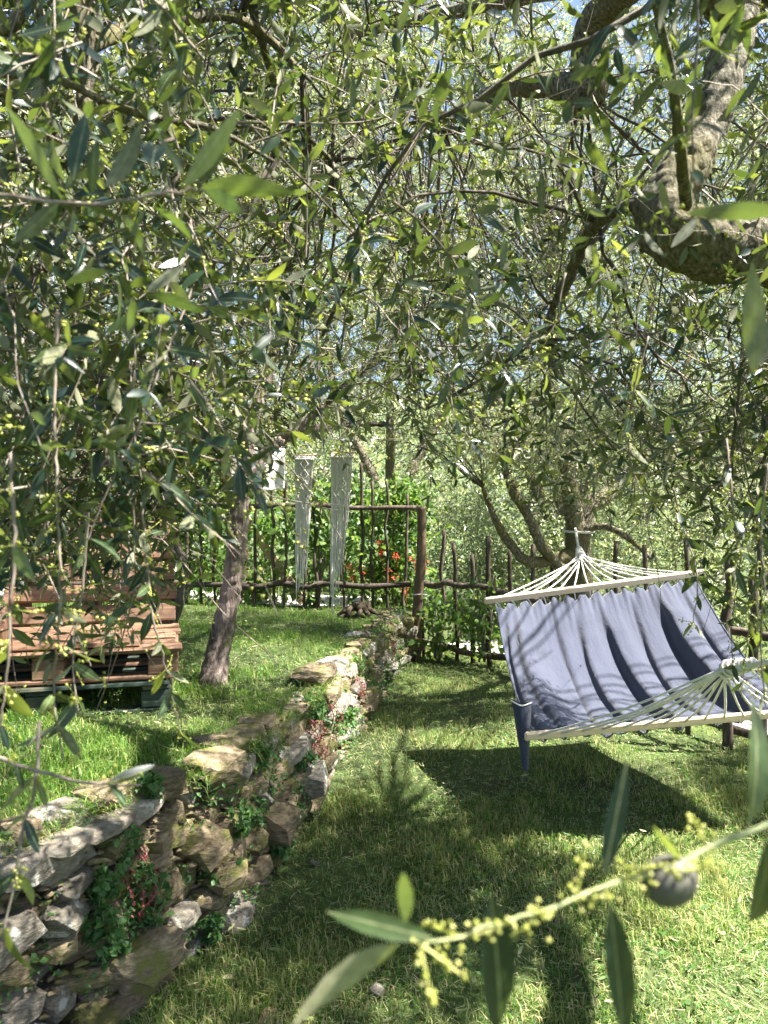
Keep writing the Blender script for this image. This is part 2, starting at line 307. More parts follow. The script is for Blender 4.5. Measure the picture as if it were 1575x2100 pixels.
# gravel path behind the fence (upper part and the lower part seen under the hammock)
def strip(name, pts, width, zf, mat, dz=0.012, n=50):
    P = spline(np.array(pts, float), n); Tn = nrm(np.gradient(P, axis=0)); S = np.column_stack((-Tn[:, 1], Tn[:, 0]))
    k = 7; a = np.linspace(-0.5, 0.5, k)
    edge = 1 + 0.12 * np.sin(np.linspace(0, 23, n))[:, None]
    X = P[:, :1] + S[:, :1] * a * width * edge; Yy = P[:, 1:2] + S[:, 1:2] * a * width * edge
    return obj(name, grid_mesh(name, X[:, ::-1], Yy[:, ::-1], zf(X, Yy)[:, ::-1] + dz), mat, kind='structure'), P
PATH_UP = [(-7, 9.6), (-3, 9.25), (-1.0, 9.15), (-0.1, 9.0)]
PATH_LO = [(0.75, 9.4), (1.4, 8.75), (2.2, 7.3), (2.9, 5.8), (3.3, 4.5), (3.9, 2.5)]
strip('gravel_path_upper', PATH_UP, 0.95, top_z, M['gravel'])
strip('gravel_path_lower', PATH_LO, 0.9, low_z, M['gravel'])

# ------------------------------------------------------------------ where the sun reaches: foliage whose shade would fall there is thinned out
SUNv = np.array(SUN)
def in_poly(x, y, poly):
    poly = np.asarray(poly); inside = np.zeros(x.shape, bool); j = len(poly) - 1
    for i in range(len(poly)):
        xi, yi = poly[i]; xj, yj = poly[j]
        c = ((yi > y) != (yj > y)) & (x < (xj - xi) * (y - yi) / (yj - yi + 1e-12) + xi)
        inside ^= c; j = i
    return inside
def zpoly(pp, z): return [tuple(onz(a, b, z)[:2]) for a, b in pp]
LIT = [
    (0.0, zpoly([(1300, 1600), (1400, 1565), (1430, 1640), (1490, 1720), (1600, 1760), (1750, 1900), (1750, 2200), (930, 2200), (1000, 2010), (1250, 1960), (1440, 1900), (1340, 1720)], 0), 0.985),
    (0.0, zpoly([(740, 1500), (1070, 1470), (1080, 1545), (900, 1565), (900, 1640), (940, 1690), (860, 1690), (800, 1620), (720, 1560)], 0), 0.97),
    (0.0, zpoly([(820, 1395), (1030, 1385), (1040, 1440), (840, 1440)], 0), 0.92),
    (0.0, zpoly([(400, 1990), (950, 1980), (900, 2120), (400, 2120)], 0), 0.45),
    (0.0, [(0.7, 8.5), (2.0, 8.5), (4.0, 5.5), (4.2, 3.0), (3.4, 3.0), (2.6, 5.5)], 0.8),
    (0.54, zpoly([(380, 1225), (770, 1235), (770, 1330), (640, 1390), (480, 1410), (380, 1330)], 0.54), 0.88),
    (0.58, zpoly([(-50, 1500), (450, 1480), (500, 1570), (250, 1720), (-50, 1720)], 0.58), 0.62),
    (0.45, [(-4, 8.3), (0.4, 8.2), (0.6, 13), (-4, 13)], 0.8),
    (0.80, [(1.25, 3.4), (2.3, 3.5), (2.3, 5.3), (0.6, 5.1), (0.62, 4.35), (1.2, 4.1)], 0.985),
    (0.62, [(0.6, 3.4), (1.25, 3.4), (1.25, 4.3), (0.62, 4.4)], 0.15),
    (2.2, [(0.5, 1.4), (1.15, 1.5), (1.15, 2.0), (0.5, 1.9)], 0.7),
    (1.1, [(-1.6, 6.0), (1.2, 6.3), (1.3, 8.7), (-1.6, 8.7)], 0.55),
    (1.5, [(-1.1, 6.2), (0.1, 6.2), (0.1, 6.9), (-1.1, 6.9)], 0.97), (1.8, [(-2.0, 8.0), (-1.0, 8.0), (-1.0, 8.5), (-2.0, 8.5)], 0.9),
    (0.9, [(-1.0, 3.6), (-1.9, 3.1), (-2.3, 4.5), (-1.3, 4.8)], 0.85),
    (0.3, [(-0.75, 2.6), (-0.3, 2.6), (0.25, 7.4), (-0.1, 7.4)], 0.45),
]
def sun_keep(P, rng, mul=1.0):
    keep = np.ones(len(P), bool); u = rng.random(len(P))
    for z, poly, pr in LIT:
        t = (P[:, 2] - z) / SUNv[2]; x = P[:, 0] - SUNv[0] * t; y = P[:, 1] - SUNv[1] * t
        keep &= ~((t > 0.05) & in_poly(x, y, poly) & (u < pr * mul))
    return keep
def proj(P):
    Yd = np.maximum(P[:, 1], 0.05)
    return 787.5 + P[:, 0] / Yd * FPX, 1050 - (P[:, 2] - CAM_Z) / Yd * FPX
VX = np.array((-300, 0, 250, 400, 480, 600, 860, 1000, 1150, 1300, 1400, 1480, 1575, 1900))
VY = np.array((1340, 1340, 1260, 1150, 980, 880, 960, 990, 985, 1050, 1100, 1240, 1330, 1400))
def view_keep(P, lo=0):
    px, py = proj(P); return (py < np.interp(px, VX, VY) + lo) | (P[:, 1] < 0.1)

# ------------------------------------------------------------------ leaves
def leaf_template(hi=True, bend=0.10, fold=0.10, wid=0.135, shape='olive'):
    if not hi:
        V = np.array(((0, 0, 0), (0.48, -wid, fold * 0.4), (1, 0, -bend * 0.6), (0.48, wid, fold * 0.4)), float)
        return V, np.array(((0, 1, 2), (0, 2, 3)))
    ts = (0.16, 0.38, 0.62, 0.84); wsz = {'olive': (0.62, 1.0, 0.93, 0.52), 'broad': (0.95, 1.0, 0.8, 0.4)}[shape]
    V = [(0, 0, 0)]
    for t, k in zip(ts, wsz):
        z = -bend * (t ** 2)
        V += [(t, -wid * k, z + fold * wid * k * 2), (t, 0, z), (t, wid * k, z + fold * wid * k * 2)]
    V.append((1.0, 0, -bend)); n = len(V) - 1
    F = [(0, 1, 2), (0, 2, 3)]
    for r in range(3):
        a = 1 + 3 * r; b = a + 3
        F += [(a, b, b + 1), (a, b + 1, a + 1), (a + 1, b + 1, b + 2), (a + 1, b + 2, a + 2)]
    a = 10; F += [(a, n, a + 1), (a + 1, n, a + 2)]
    return np.array(V, float), np.array(F)
def leaves_geo(geo, P, D, U, S, tmpl, rng, wj=0.18):
    """P pos, D length direction, U upper-face normal, S length"""
    if not len(P): return
    TV, TF = tmpl; n = len(P); D = nrm(D); side = nrm(np.cross(U, D)); U = np.cross(D, side)
    wv = (1 + rng.normal(0, wj, n))[:, None, None]; bz = (1 + rng.normal(0, 0.9, n))[:, None, None]
    V = P[:, None] + S[:, None, None] * (TV[None, :, 0:1] * D[:, None] + TV[None, :, 1:2] * wv * side[:, None] + TV[None, :, 2:3] * bz * U[:, None])
    F = (TF[None] + (np.arange(n) * len(TV))[:, None, None]).reshape(-1, 3)
    geo.add(V.reshape(-1, 3), F, None, np.repeat(rng.random(n), len(TV)))
OL_MID = (np.array(((0, 0, 0), (0.45, -0.135, 0.01), (0.45, 0, -0.03), (0.45, 0.135, 0.01), (1, 0, -0.10))), np.array(((0, 1, 2), (0, 2, 3), (1, 4, 2), (2, 4, 3))))
OL_HI = leaf_template(True); OL_LO = leaf_template(False, wid=0.17)
BR_HI = leaf_template(True, 0.15, 0.25, 0.33, 'broad'); BR_LO = leaf_template(False, 0.2, 0.3, 0.36)

def sprays(P0, D0, L, seg, rng, grav=0.55, leaf=0.058, r0=0.0022, twigs=None, gap=1, jit=0.16, thin=1, face=0.6):
    """many drooping twigs at once. returns leaf arrays and tips; twig tubes go to geo 'twigs'"""
    n = len(P0); P = [P0]; D = nrm(D0); Ds = [D]; step = (L / seg)[:, None]
    for k in range(seg):
        D = nrm(D + np.array((0, 0, -grav / seg)) + rng.normal(0, jit, (n, 3)) * (3.0 / seg) ** 0.5)
        P.append(P[-1] + D * step); Ds.append(D)
    P = np.stack(P, 1); Ds = np.stack(Ds, 1)
    if twigs is not None:
        r = (r0 * (1 - 0.7 * np.linspace(0, 1, seg + 1)))[None, :, None] * (0.7 + 0.6 * rng.random((n, 1, 1)))
        ref = np.where(np.abs(Ds[:, :, 2:3]) < 0.8, np.array((0, 0, 1.0)), np.array((1.0, 0, 0)))
        A = nrm(np.cross(Ds, ref)); B = np.cross(Ds, A)
        ring = [P + r * (math.cos(a) * A + math.sin(a) * B) for a in (0, 2.094, 4.189)]
        V = np.stack(ring, 2)[::thin]; n_ = len(V)                   # n, seg+1, 3, 3
        i = (np.arange(n_)[:, None, None] * (seg + 1) + np.arange(seg)[None, :, None]) * 3; j = np.arange(3)[None, None]; j2 = (j + 1) % 3
        F = np.stack((i + j, i + j2, i + 3 + j2, i + 3 + j), -1).reshape(-1, 4)
        twigs.add(V.reshape(-1, 3), None, F, np.repeat(rng.random(n_), (seg + 1) * 3))
    LP, LD, LU, LS = [], [], [], []
    for k in range(1, seg + 1, gap):
        d = Ds[:, k]; ref = np.where(np.abs(d[:, 2:3]) < 0.75, np.array((0, 0, 1.0)), np.array((1.0, 0.2, 0)))
        a = nrm(np.cross(d, ref)); b = np.cross(d, a)
        th = rng.random(n) * 1.2 + (k % 2) * 1.57
        s = a * np.cos(th)[:, None] + b * np.sin(th)[:, None]
        for sg in (-1, 1):
            ang = 0.75 + rng.random(n) * 0.5
            ld = nrm(d * np.cos(ang)[:, None] + sg * s * np.sin(ang)[:, None] + rng.normal(0, 0.14, (n, 3)) + np.array((0, 0, -0.12)))
            up = nrm(d * 0.4 - sg * s * 0.3 + np.array((0, 0, face)) + rng.normal(0, 0.6, (n, 3)))
            LP.append(P[:, k]); LD.append(ld); LU.append(up); LS.append(leaf * (0.62 + 0.6 * rng.random(n)) * (1 - 0.25 * (k / seg)))
    LP.append(P[:, -1]); LD.append(Ds[:, -1]); LU.append(nrm(rng.normal(0, 0.4, (n, 3)) + np.array((0, 0, 1.0)))); LS.append(leaf * (0.5 + 0.4 * rng.random(n)))
    return [np.concatenate(q) for q in (LP, LD, LU, LS)], P
OCT_V = np.array(((1, 0, 0), (-1, 0, 0), (0, 1, 0), (0, -1, 0), (0, 0, 1), (0, 0, -1)), float)
OCT_F = np.array(((0, 2, 4), (2, 1, 4), (1, 3, 4), (3, 0, 4), (2, 0, 5), (1, 2, 5), (3, 1, 5), (0, 3, 5)))
TET_V = np.array(((1, 1, 1), (-1, -1, 1), (-1, 1, -1), (1, -1, -1)), float); TET_F = np.array(((0, 1, 2), (0, 3, 1), (0, 2, 3), (1, 3, 2)))
def buds(geo, C, r, rng, lo=False):
    if not len(C): return
    V0, F0 = (TET_V * 0.8, TET_F) if lo else (OCT_V, OCT_F)
    rr = (r * (0.7 + 0.6 * rng.random(len(C))))[:, None, None]
    V = C[:, None] + V0[None] * rr; F = (F0[None] + (np.arange(len(C)) * len(V0))[:, None, None]).reshape(-1, 3)
    geo.add(V.reshape(-1, 3), F, None, np.repeat(rng.random(len(C)), len(V0)))
def panicles(P, seg_pts, nb, spread, rng):
    """bud positions: small branched clusters growing from points P"""
    n = len(P); ax = nrm(rng.normal(0, 1, (n, 3)) + np.array((0, 0, -0.1))); t = rng.random((n, nb, 1))
    return (P[:, None] + ax[:, None] * t * spread + rng.normal(0, 1, (n, nb, 3)) * spread * 0.16 * (1.15 - t)).reshape(-1, 3)

LEAF_OBJ = []
for k in range(8):
    r_ = np.random.default_rng(100 + k); V, F = leaf_template(True, bend=0.02 + 0.05 * k, fold=0.05 + 0.04 * (k % 4), wid=0.115 + 0.006 * k)
    V = V.copy(); V[:, 1] += 0.05 * math.sin(k * 2.1) * V[:, 0] ** 2
    me = mesh('leaf', V, F, np.full(len(V), 0.0), True); me.materials.append(M['olive_near']); LEAF_OBJ.append(me)
def leaf_objects(parent, P, D, U, S, name='leaf', wsc=1.0):
    D = nrm(D); side = nrm(np.cross(U, D)); U = np.cross(D, side); side = side * wsc; base = np.array(parent.location)
    for i in range(len(P)):
        o = bpy.data.objects.new(name, LEAF_OBJ[i % 8]); COL.objects.link(o); o.parent = parent
        m = Matrix.Identity(4); s = float(S[i])
        for r in range(3):
            m[r][0] = D[i, r] * s; m[r][1] = side[i, r] * s; m[r][2] = U[i, r] * s; m[r][3] = P[i, r] - base[r]
        o.matrix_basis = m

# ------------------------------------------------------------------ olive trees
def olive_tree(label, base, trunk, limbs, clusters, n_tw, rng, leaf=0.058, hi=True, n_obj=0, mat='olive', bark='bark', seg=9, tl=(0.25, 0.55),
               grav=0.7, bud_frac=0.45, use_view=True, extra=None, bud_r=0.003, group=None, sunmul=1.0, r0=0.0022, sides=12, nbud=9):
    root = empty('olive_tree', base, label, 'tree', group)
    g = Geo(); pts = np.array(trunk, float); tube(g, pts[:, :3], pts[:, 3], sides * (2 if hi else 1), max(8, len(pts) * (12 if hi else 5)), 0.0 if hi else 0.05, 0.0, disp=0.016 if hi else 0.0)
    g.obj('trunk', M[bark], root, True)
    ends = [pts[-1, :3]]
    for li, lb in enumerate(limbs):
        lb = np.array(lb, float); g = Geo(); big = hi and lb[:, 3].max() > 0.05; P = tube(g, lb[:, :3], lb[:, 3], 30 if big else 10 if hi else 6, len(lb) * (14 if big else 5) if hi else max(6, len(lb) * 5), 0.0 if big else 0.05, 0.0, disp=0.012 if big else 0.0)
        g.obj('limb', M[bark], root, True); ends += list(P[len(P) // 3:]) if not (leaf == 0.056 and li in (0, 2)) else list(P[-6:])
    ends = np.array(ends)
    br = Geo(); tw = Geo(); LPs = []; tips = []
    for c in clusters:
        cx = np.array(c[:3], float); rad = c[3]; cnt = int(n_tw * c[4]) if len(c) > 4 else n_tw
        d = np.linalg.norm(ends - cx, axis=1); e = ends[np.argmin(d)]
        mid = (e + cx) / 2 + rng.normal(0, 0.12, 3) * min(1, d.min()) + np.array((0, 0, 0.1 * d.min()))
        r_b = 0.004 + 0.0035 * min(2.0, d.min())
        BP = spline(np.column_stack((np.array((e, mid, cx)), (r_b, r_b * 0.6, 0.003))), 9)
        if use_view and not view_keep(np.array([cx]), 60)[0]: continue
        tube(br, BP[:, :3], BP[:, 3], 6 if hi else 4, 9, 0, 0.008)
        P0 = cx + nrm(rng.normal(0, 1, (cnt, 3))) * (rad * rng.random((cnt, 1)) ** 0.5) * np.array((1, 1, 0.8))
        D0 = nrm(nrm(P0 - cx) * 0.8 + rng.normal(0, 0.5, (cnt, 3)) + np.array((0, 0, 0.05)))
        L = tl[0] + (tl[1] - tl[0]) * rng.random(cnt)
        k = sun_keep(P0, rng, sunmul)
        if use_view: k &= view_keep(P0 + np.array((0, 0, -0.15)))
        P0, D0, L = P0[k], D0[k], L[k]
        if not len(P0): continue
        pj = proj(np.array([cx])); off = not (-150 < pj[0][0] < 1730 and -150 < pj[1][0] < 2100)
        A, TP = sprays(P0, D0, L, seg, rng, grav, leaf, r0, tw, thin=1 if hi and not off else 4, face=0.6 if mat == 'olive' else 0.2)
        LPs.append(A); tips.append(TP[:, rng.integers(2, seg), :])
        # short connecting shoots from the branch to the first twigs
        for q in range(0, len(P0), 4):
            tube(tw, np.array((BP[rng.integers(4, 9), :3], P0[q])), (0.0028, 0.0022), 3, 3, 0, 0.0)
    if extra is not None: extra(br, tw, LPs, tips)
    A = [np.concatenate([a[i] for a in LPs]) for i in range(4)]
    k = sun_keep(A[0], rng, 0.8 * sunmul)
    if use_view: k &= view_keep(A[0], 60)
    k &= ~((np.abs(A[0][:, 1]) < 0.42) & (A[0][:, 1] > -0.3) & (np.abs(A[0][:, 0]) < 0.5) & (np.abs(A[0][:, 2] - 1.6) < 0.5) & (A[3] < 9))
    A = [a[k] for a in A]
    if br.n: br.obj('branches', M['bark_dark'], root, True, kind='stuff')
    if tw.n: tw.obj('twigs', M['twig'], root, True, kind='stuff')
    if n_obj:
        px, py = proj(A[0]); vis = (px > 0) & (px < 1575) & (py > 0) & (py < 2100)
        score = np.where(vis, A[3] / A[0][:, 1], 0); idx = np.argsort(-score)[:n_obj]
        leaf_objects(root, *[a[idx] for a in A]); rest = np.ones(len(A[0]), bool); rest[idx] = False; A = [a[rest] for a in A]
    g = Geo(); px, py = proj(A[0]); seen = (px > -60) & (px < 1640) & (py > -60) & (py < 2160) & (A[0][:, 1] > 0.2)
    near = hi & seen & (A[0][:, 1] < 2.2); mid_ = hi & seen & ~near; far_ = ~near & ~mid_
    for sel, tm in ((near, OL_HI), (mid_, OL_MID), (far_, OL_LO)): leaves_geo(g, A[0][sel], A[1][sel], A[2][sel], A[3][sel], tm, rng)
    g.obj('foliage', M[mat], root, hi, kind='stuff')
    T_ = np.concatenate(tips); T_ = T_[rng.random(len(T_)) < bud_frac * 3.2]
    T_ = T_[sun_keep(T_, rng, sunmul)]; px, py = proj(T_); T_ = T_[(px > -60) & (px < 1640) & (py > -60) & (py < 2160) & (T_[:, 1] > 0.2)]
    if len(T_):
        g = Geo(); buds(g, panicles(T_, None, nbud, 0.05, rng), bud_r, rng, lo=True); g.obj('blossom', M['blossom'], root, kind='stuff')
    return root

def rand_clusters(n, lo, hi_, rng, rad=(0.25, 0.4), ok=None):
    out = []
    while len(out) < n:
        c = rng.uniform(lo, hi_)
        if ok is not None and not ok(c): continue
        out.append((*c, rng.uniform(*rad)))
    return out
def pxr(pts, Y=None):
    """rows (px, py, depth, radius in px) -> world rows with radius in metres"""
    return [(*at(a, b, d), r * d / FPX) for a, b, d, r in pts]

def hand_twig(root, pts, r, gap, leaf, rng, skip=0.0, nb=0, spread=0.045, objs=True, both=True, start=0.05, grn=False, bud=0.0022):
    """a twig laid along given points, with opposite leaves; its leaves are objects"""
    W = np.array([at(*p) for p in pts]); L = np.linalg.norm(np.diff(W, axis=0), axis=1).sum(); n = max(6, int(L / 0.012))
    g = Geo(); P = tube(g, W, np.linspace(r, r * 0.4, len(W)), 6, n, 0.08, 0.0008)
    g.obj('twig', M['stem'] if grn else M['twig'], root, True)
    T = nrm(np.gradient(P, axis=0)); s = np.concatenate(([0], np.cumsum(np.linalg.norm(np.diff(P, axis=0), axis=1))))
    LP, LD, LU, LS, C = [], [], [], [], []
    x = start; k = 0
    while x < s[-1]:
        i = min(np.searchsorted(s, x), len(P) - 1); d = T[i]
        ref = np.array((0, 0, 1.0)) if abs(d[2]) < 0.75 else np.array((1.0, 0.2, 0)); a = nrm(np.cross(d, ref)); b = np.cross(d, a)
        th = rng.random() * 0.9 + (k % 2) * 1.57; v = a * math.cos(th) + b * math.sin(th)
        for sg in (-1, 1):
            if rng.random() < skip: continue
            an = rng.uniform(0.6, 1.2); ld = d * math.cos(an) + sg * v * math.sin(an) + rng.normal(0, 0.15, 3) + np.array((0, 0, -0.15))
            LP.append(P[i]); LD.append(ld); LU.append(d * 0.4 - sg * v * 0.3 + np.array((0, -0.25, 0.7)) + rng.normal(0, 0.4, 3)); LS.append(leaf * rng.uniform(0.7, 1.15))
        if nb: C.append(P[i])
        x += gap * rng.uniform(0.8, 1.25); k += 1
    if LP: leaf_objects(root, np.array(LP), np.array(LD), nrm(np.array(LU)), np.array(LS))
    if nb and C:
        g = Geo(); C = np.array(C); C = np.concatenate((C, C)); B = panicles(C, None, nb, spread, rng); buds(g, B, bud, rng)
        ax = B.reshape(len(C), nb, 3)
        for q in range(len(C)): tube(g, (C[q], ax[q].mean(0), ax[q][np.argmax(np.linalg.norm(ax[q] - C[q], axis=1))]), (0.0009, 0.0008, 0.0006), 3, 4)
        g.obj('blossom', M['blossom'], root)
def hand_leaves(root, rows, rng, wsc=1.0):
    """rows: base px, base py, tip px, tip py, depth, 'top'|'under'"""
    P, D, U, S = [], [], [], []
    for a, b, c, d, Y, f in rows:
        p = at(a, b, Y); q = at(c, d, Y * rng.uniform(0.96, 1.06)); P.append(p); D.append(q - p); S.append(np.linalg.norm(q - p))
        U.append(np.array((0.15, -1, 0.55)) + rng.normal(0, 0.2, 3) if f == 'top' else np.array((0.5, 0.75, 0.6)) + rng.normal(0, 0.18, 3))
    leaf_objects(root, np.array(P), np.array(D), nrm(np.array(U)), np.array(S), wsc=wsc)

rA = np.random.default_rng(21)
baseA = (1.72, 1.9, 0.0)
trunkA = [(1.72, 1.9, -0.1, 0.17), (1.70, 1.9, 0.5, 0.14), (1.64, 1.88, 1.2, 0.13), (1.5, 1.8, 1.8, 0.125), (1.3, 1.75, 2.12, 0.115)]
limbsA = [
    [(1.5, 1.8, 1.8, 0.11)] + pxr([(1640, 535, 1.7, 78), (1480, 512, 1.66, 72), (1385, 480, 1.66, 66), (1358, 425, 1.68, 56), (1400, 360, 1.7, 50), (1450, 255, 1.74, 44), (1490, 130, 1.78, 42), (1515, 20, 1.85, 40), (1535, -180, 2.0, 34), (1480, -420, 2.2, 24)]),
    pxr([(1345, 425, 1.68, 18), (1270, 430, 1.8, 15), (1215, 470, 1.95, 13), (1180, 540, 2.1, 13), (1135, 640, 2.25, 12), (1110, 700, 2.3, 7)]),
    pxr([(1408, 420, 1.55, 13), (1398, 330, 1.4, 12), (1382, 180, 1.32, 10), (1350, 30, 1.25, 9), (1320, -120, 1.2, 6)]),
    pxr([(1490, -100, 1.95, 30), (1330, -60, 2.5, 34), (1215, 60, 2.9, 36), (1205, 190, 2.95, 38), (1130, 175, 3.05, 25), (1020, 190, 3.2, 17), (900, 250, 3.3, 10)]),
    pxr([(1500, 60, 1.8, 26), (1350, -120, 1.7, 22), (1000, -220, 1.7, 17), (700, -190, 1.8, 14), (520, -60, 1.9, 10), (540, 90, 2.0, 9), (590, 230, 2.1, 7), (680, 330, 2.2, 5)]),
    [(1.5, 1.8, 1.8, 0.09), (2.1, 2.3, 2.4, 0.07), (2.4, 2.9, 3.0, 0.05), (2.3, 3.6, 3.6, 0.03)],
    [(1.6, 1.85, 1.7, 0.06), (1.62, 1.3, 2.2, 0.05), (1.35, 0.85, 2.7, 0.04), (0.95, 0.6, 2.85, 0.03), (0.5, 0.5, 2.8, 0.02)],
    [(1.1, 2.0, 3.0, 0.05), (0.9, 2.8, 3.6, 0.04), (0.4, 3.4, 3.9, 0.03), (-0.2, 3.6, 3.9, 0.02)],
]
clA = rand_clusters(85, (-0.9, 1.5, 1.5), (1.9, 3.9, 3.9), rA, (0.22, 0.42), ok=lambda c: c[2] < 1.6 + 0.78 * c[1] + 0.3)
clA += rand_clusters(64, (-1.0, 1.6, 2.6), (2.6, 4.6, 4.8), rA, (0.3, 0.5))                        # upper crown, mostly above the frame
clA += [(*at(1500, 1000, 1.9), 0.22), (*at(1480, 1150, 2.0), 0.18), (*at(1560, 1250, 1.9), 0.18), (*at(1420, 820, 1.9), 0.25), (*at(1540, 800, 1.8), 0.25), (*at(1300, 880, 2.2), 0.25), (*at(1100, 840, 2.5), 0.25)]
for k in range(56):                                                                                # clusters added out of frame to shade the lawn between wall and hammock
    gx, gy = onz(rA.uniform(380, 1010), rA.uniform(1600, 2080), 0)[:2]; zt = rA.uniform(3.7, 5.6); clA.append((gx + SUNv[0] / SUNv[2] * zt, gy + SUNv[1] / SUNv[2] * zt, zt, rA.uniform(0.3, 0.5), 2.5))
for k in range(14):  # more clusters added out of frame, shading the lawn at the right
    gx, gy = onz(rA.uniform(1420, 1650), rA.uniform(1530, 1720), 0)[:2]; zt = rA.uniform(2.4, 4.4); clA.append((gx + SUNv[0] / SUNv[2] * zt, gy + SUNv[1] / SUNv[2] * zt, zt, rA.uniform(0.3, 0.45), 3.0))
for k in range(16):
    gx, gy = onz(rA.uniform(760, 1060), rA.uniform(1380, 1480), 0)[:2]; zt = rA.uniform(3.5, 5.5); clA.append((gx + SUNv[0] / SUNv[2] * zt, gy + SUNv[1] / SUNv[2] * zt, zt, rA.uniform(0.3, 0.45), 3.0))
for k in range(7):
    gx, gy, zt = rA.uniform(0.7, 1.15), rA.uniform(3.6, 4.25), rA.uniform(1.6, 2.3); clA.append((gx + SUNv[0] / SUNv[2] * (zt - 0.6), gy + SUNv[1] / SUNv[2] * (zt - 0.6), zt, 0.2, 0.8))
for k in range(12): clA.append((rA.uniform(0.35, 1.7), rA.uniform(0.35, 0.95), rA.uniform(2.25, 3.2), 0.3, 2.0))      # unseen clusters added above the frame to shade the foreground twig
treeA = olive_tree('olive tree with the thick curved grey limb crossing behind the hammock, trunk out of sight', baseA, trunkA, limbsA, clA, 15, rA, leaf=0.056, n_obj=185, sides=16)
hand_twig(treeA, [(1640, 1655, 0.44), (1480, 1725, 0.42), (1390, 1770, 0.41), (1250, 1815, 0.40), (1120, 1862, 0.39), (1000, 1905, 0.38), (860, 1935, 0.37)], 0.0019, 0.03, 0.05, rA, skip=1.0, nb=16, spread=0.028, bud=0.0016, start=0.06, grn=True)
hand_leaves(treeA, [(1238, 1800, 1288, 1560, 0.40, 'top'), (1250, 1850, 1290, 2150, 0.39, 'top'), (1005, 1830, 1045, 2150, 0.38, 'top'), (890, 1925, 668, 1868, 0.37, 'top'), (830, 1895, 835, 1762, 0.365, 'under'),
                    (820, 1935, 600, 2040, 0.36, 'under'), (1535, 1690, 1600, 1440, 0.43, 'top'), (1572, 1720, 1580, 1960, 0.44, 'top'), (1400, 1775, 1340, 1690, 0.41, 'under'),
                    (1620, 430, 1405, 440, 0.52, 'under'), (1545, 770, 1552, 540, 0.55, 'under'), (1545, 760, 1600, 640, 0.55, 'under'),
                    (1035, 480, 988, 425, 1.0, 'top'), (1035, 485, 1030, 560, 1.0, 'under'), (1085, 565, 1010, 590, 1.1, 'top'), (960, 640, 890, 608, 1.0, 'top'), (950, 640, 960, 705, 1.0, 'under')], rA, 0.78)
g = Geo(); th = np.linspace(0, np.pi, 13); ce = at(1372, 1806, 0.41)
tube(g, [ce + np.array((math.cos(t) * 0.0145, 0, math.cos(t) * 0.006)) for t in th], np.sin(th) * 0.0132 + 1e-4, 14, 13, cap=False)
g.obj('olive_fruit', M['olive_fruit'], treeA, True)
for pts in ([(1490, 900, 1.35), (1500, 1010, 1.3), (1510, 1120, 1.3), (1500, 1230, 1.28)], [(1575, 950, 1.2), (1560, 1080, 1.2), (1565, 1200, 1.2), (1560, 1330, 1.2), (1570, 1450, 1.2)],
            [(1330, 690, 1.5), (1300, 800, 1.5), (1290, 920, 1.5), (1310, 1000, 1.5)], [(1160, 560, 1.5), (1130, 680, 1.5), (1080, 760, 1.5), (1040, 860, 1.5)],
            [(1380, 1000, 1.6), (1400, 1080, 1.6), (1430, 1180, 1.55), (1420, 1290, 1.55)], [(1530, 1050, 1.9), (1515, 1180, 1.9), (1500, 1290, 1.88), (1505, 1400, 1.88)], [(1560, 1080, 2.1), (1545, 1220, 2.1), (1530, 1330, 2.1), (1520, 1430, 2.1)]):
    hand_twig(treeA, pts, 0.0022, 0.05, 0.055, rA, skip=0.2, nb=6, spread=0.03)

rB = np.random.default_rng(33)
baseB = (-2.05, 1.2, 0.62)
trunkB = [(-2.05, 1.2, 0.5, 0.15), (-2.0, 1.2, 1.1, 0.12), (-1.85, 1.25, 1.7, 0.11), (-1.6, 1.35, 2.3, 0.10)]
limbsB = [
    [(-1.6, 1.35, 2.3, 0.09)] + pxr([(-420, -200, 1.5, 60), (-150, -260, 1.45, 45), (120, -160, 1.45, 30), (165, 0, 1.45, 24), (180, 110, 1.45, 22), (163, 240, 1.45, 15), (148, 330, 1.48, 9)]),
    pxr([(180, 95, 1.45, 17), (250, 65, 1.6, 16), (350, 45, 1.75, 15), (460, 30, 1.85, 12), (540, 70, 1.95, 9), (620, 150, 2.0, 6)]),
    pxr([(-200, 100, 1.2, 14), (0, 150, 1.2, 9), (100, 155, 1.2, 8), (230, 215, 1.22, 8), (330, 245, 1.25, 8), (440, 265, 1.3, 6), (560, 330, 1.4, 4)]),
    pxr([(-200, -50, 1.3, 16), (0, 60, 1.3, 13), (50, 0, 1.3, 9), (110, -60, 1.3, 6)]),
    pxr([(70, -20, 1.3, 9), (95, 90, 1.3, 8), (92, 200, 1.32, 7), (110, 330, 1.35, 6), (140, 470, 1.4, 5)]),
    pxr([(-100, 560, 1.35, 16), (60, 640, 1.4, 12), (180, 760, 1.5, 8), (260, 900, 1.55, 5)]),
    [(-1.6, 1.35, 2.3, 0.07), (-1.5, 2.2, 2.9, 0.05), (-1.1, 3.0, 3.2, 0.035), (-0.6, 3.5, 3.2, 0.02)],
]
clB = rand_clusters(56, (-1.9, 1.15, 1.35), (-0.1, 3.2, 3.6), rB, (0.2, 0.4), ok=lambda c: c[2] < 1.6 + 0.78 * c[1] + 0.2)
clB += rand_clusters(14, (-2.0, 1.2, 2.5), (0.2, 3.6, 4.2), rB, (0.3, 0.5))
clB += [(*at(rB.uniform(-40, 370), rB.uniform(950, 1330), d_), 0.16, 0.6) for d_ in np.linspace(1.2, 2.4, 8)]
clB += [(*at(60, 700, 1.3), 0.2), (*at(150, 850, 1.4), 0.22), (*at(100, 1000, 1.4), 0.2), (*at(300, 800, 1.6), 0.25), (*at(330, 980, 1.7), 0.2), (*at(60, 450, 1.2), 0.2), (*at(200, 560, 1.4), 0.22)]
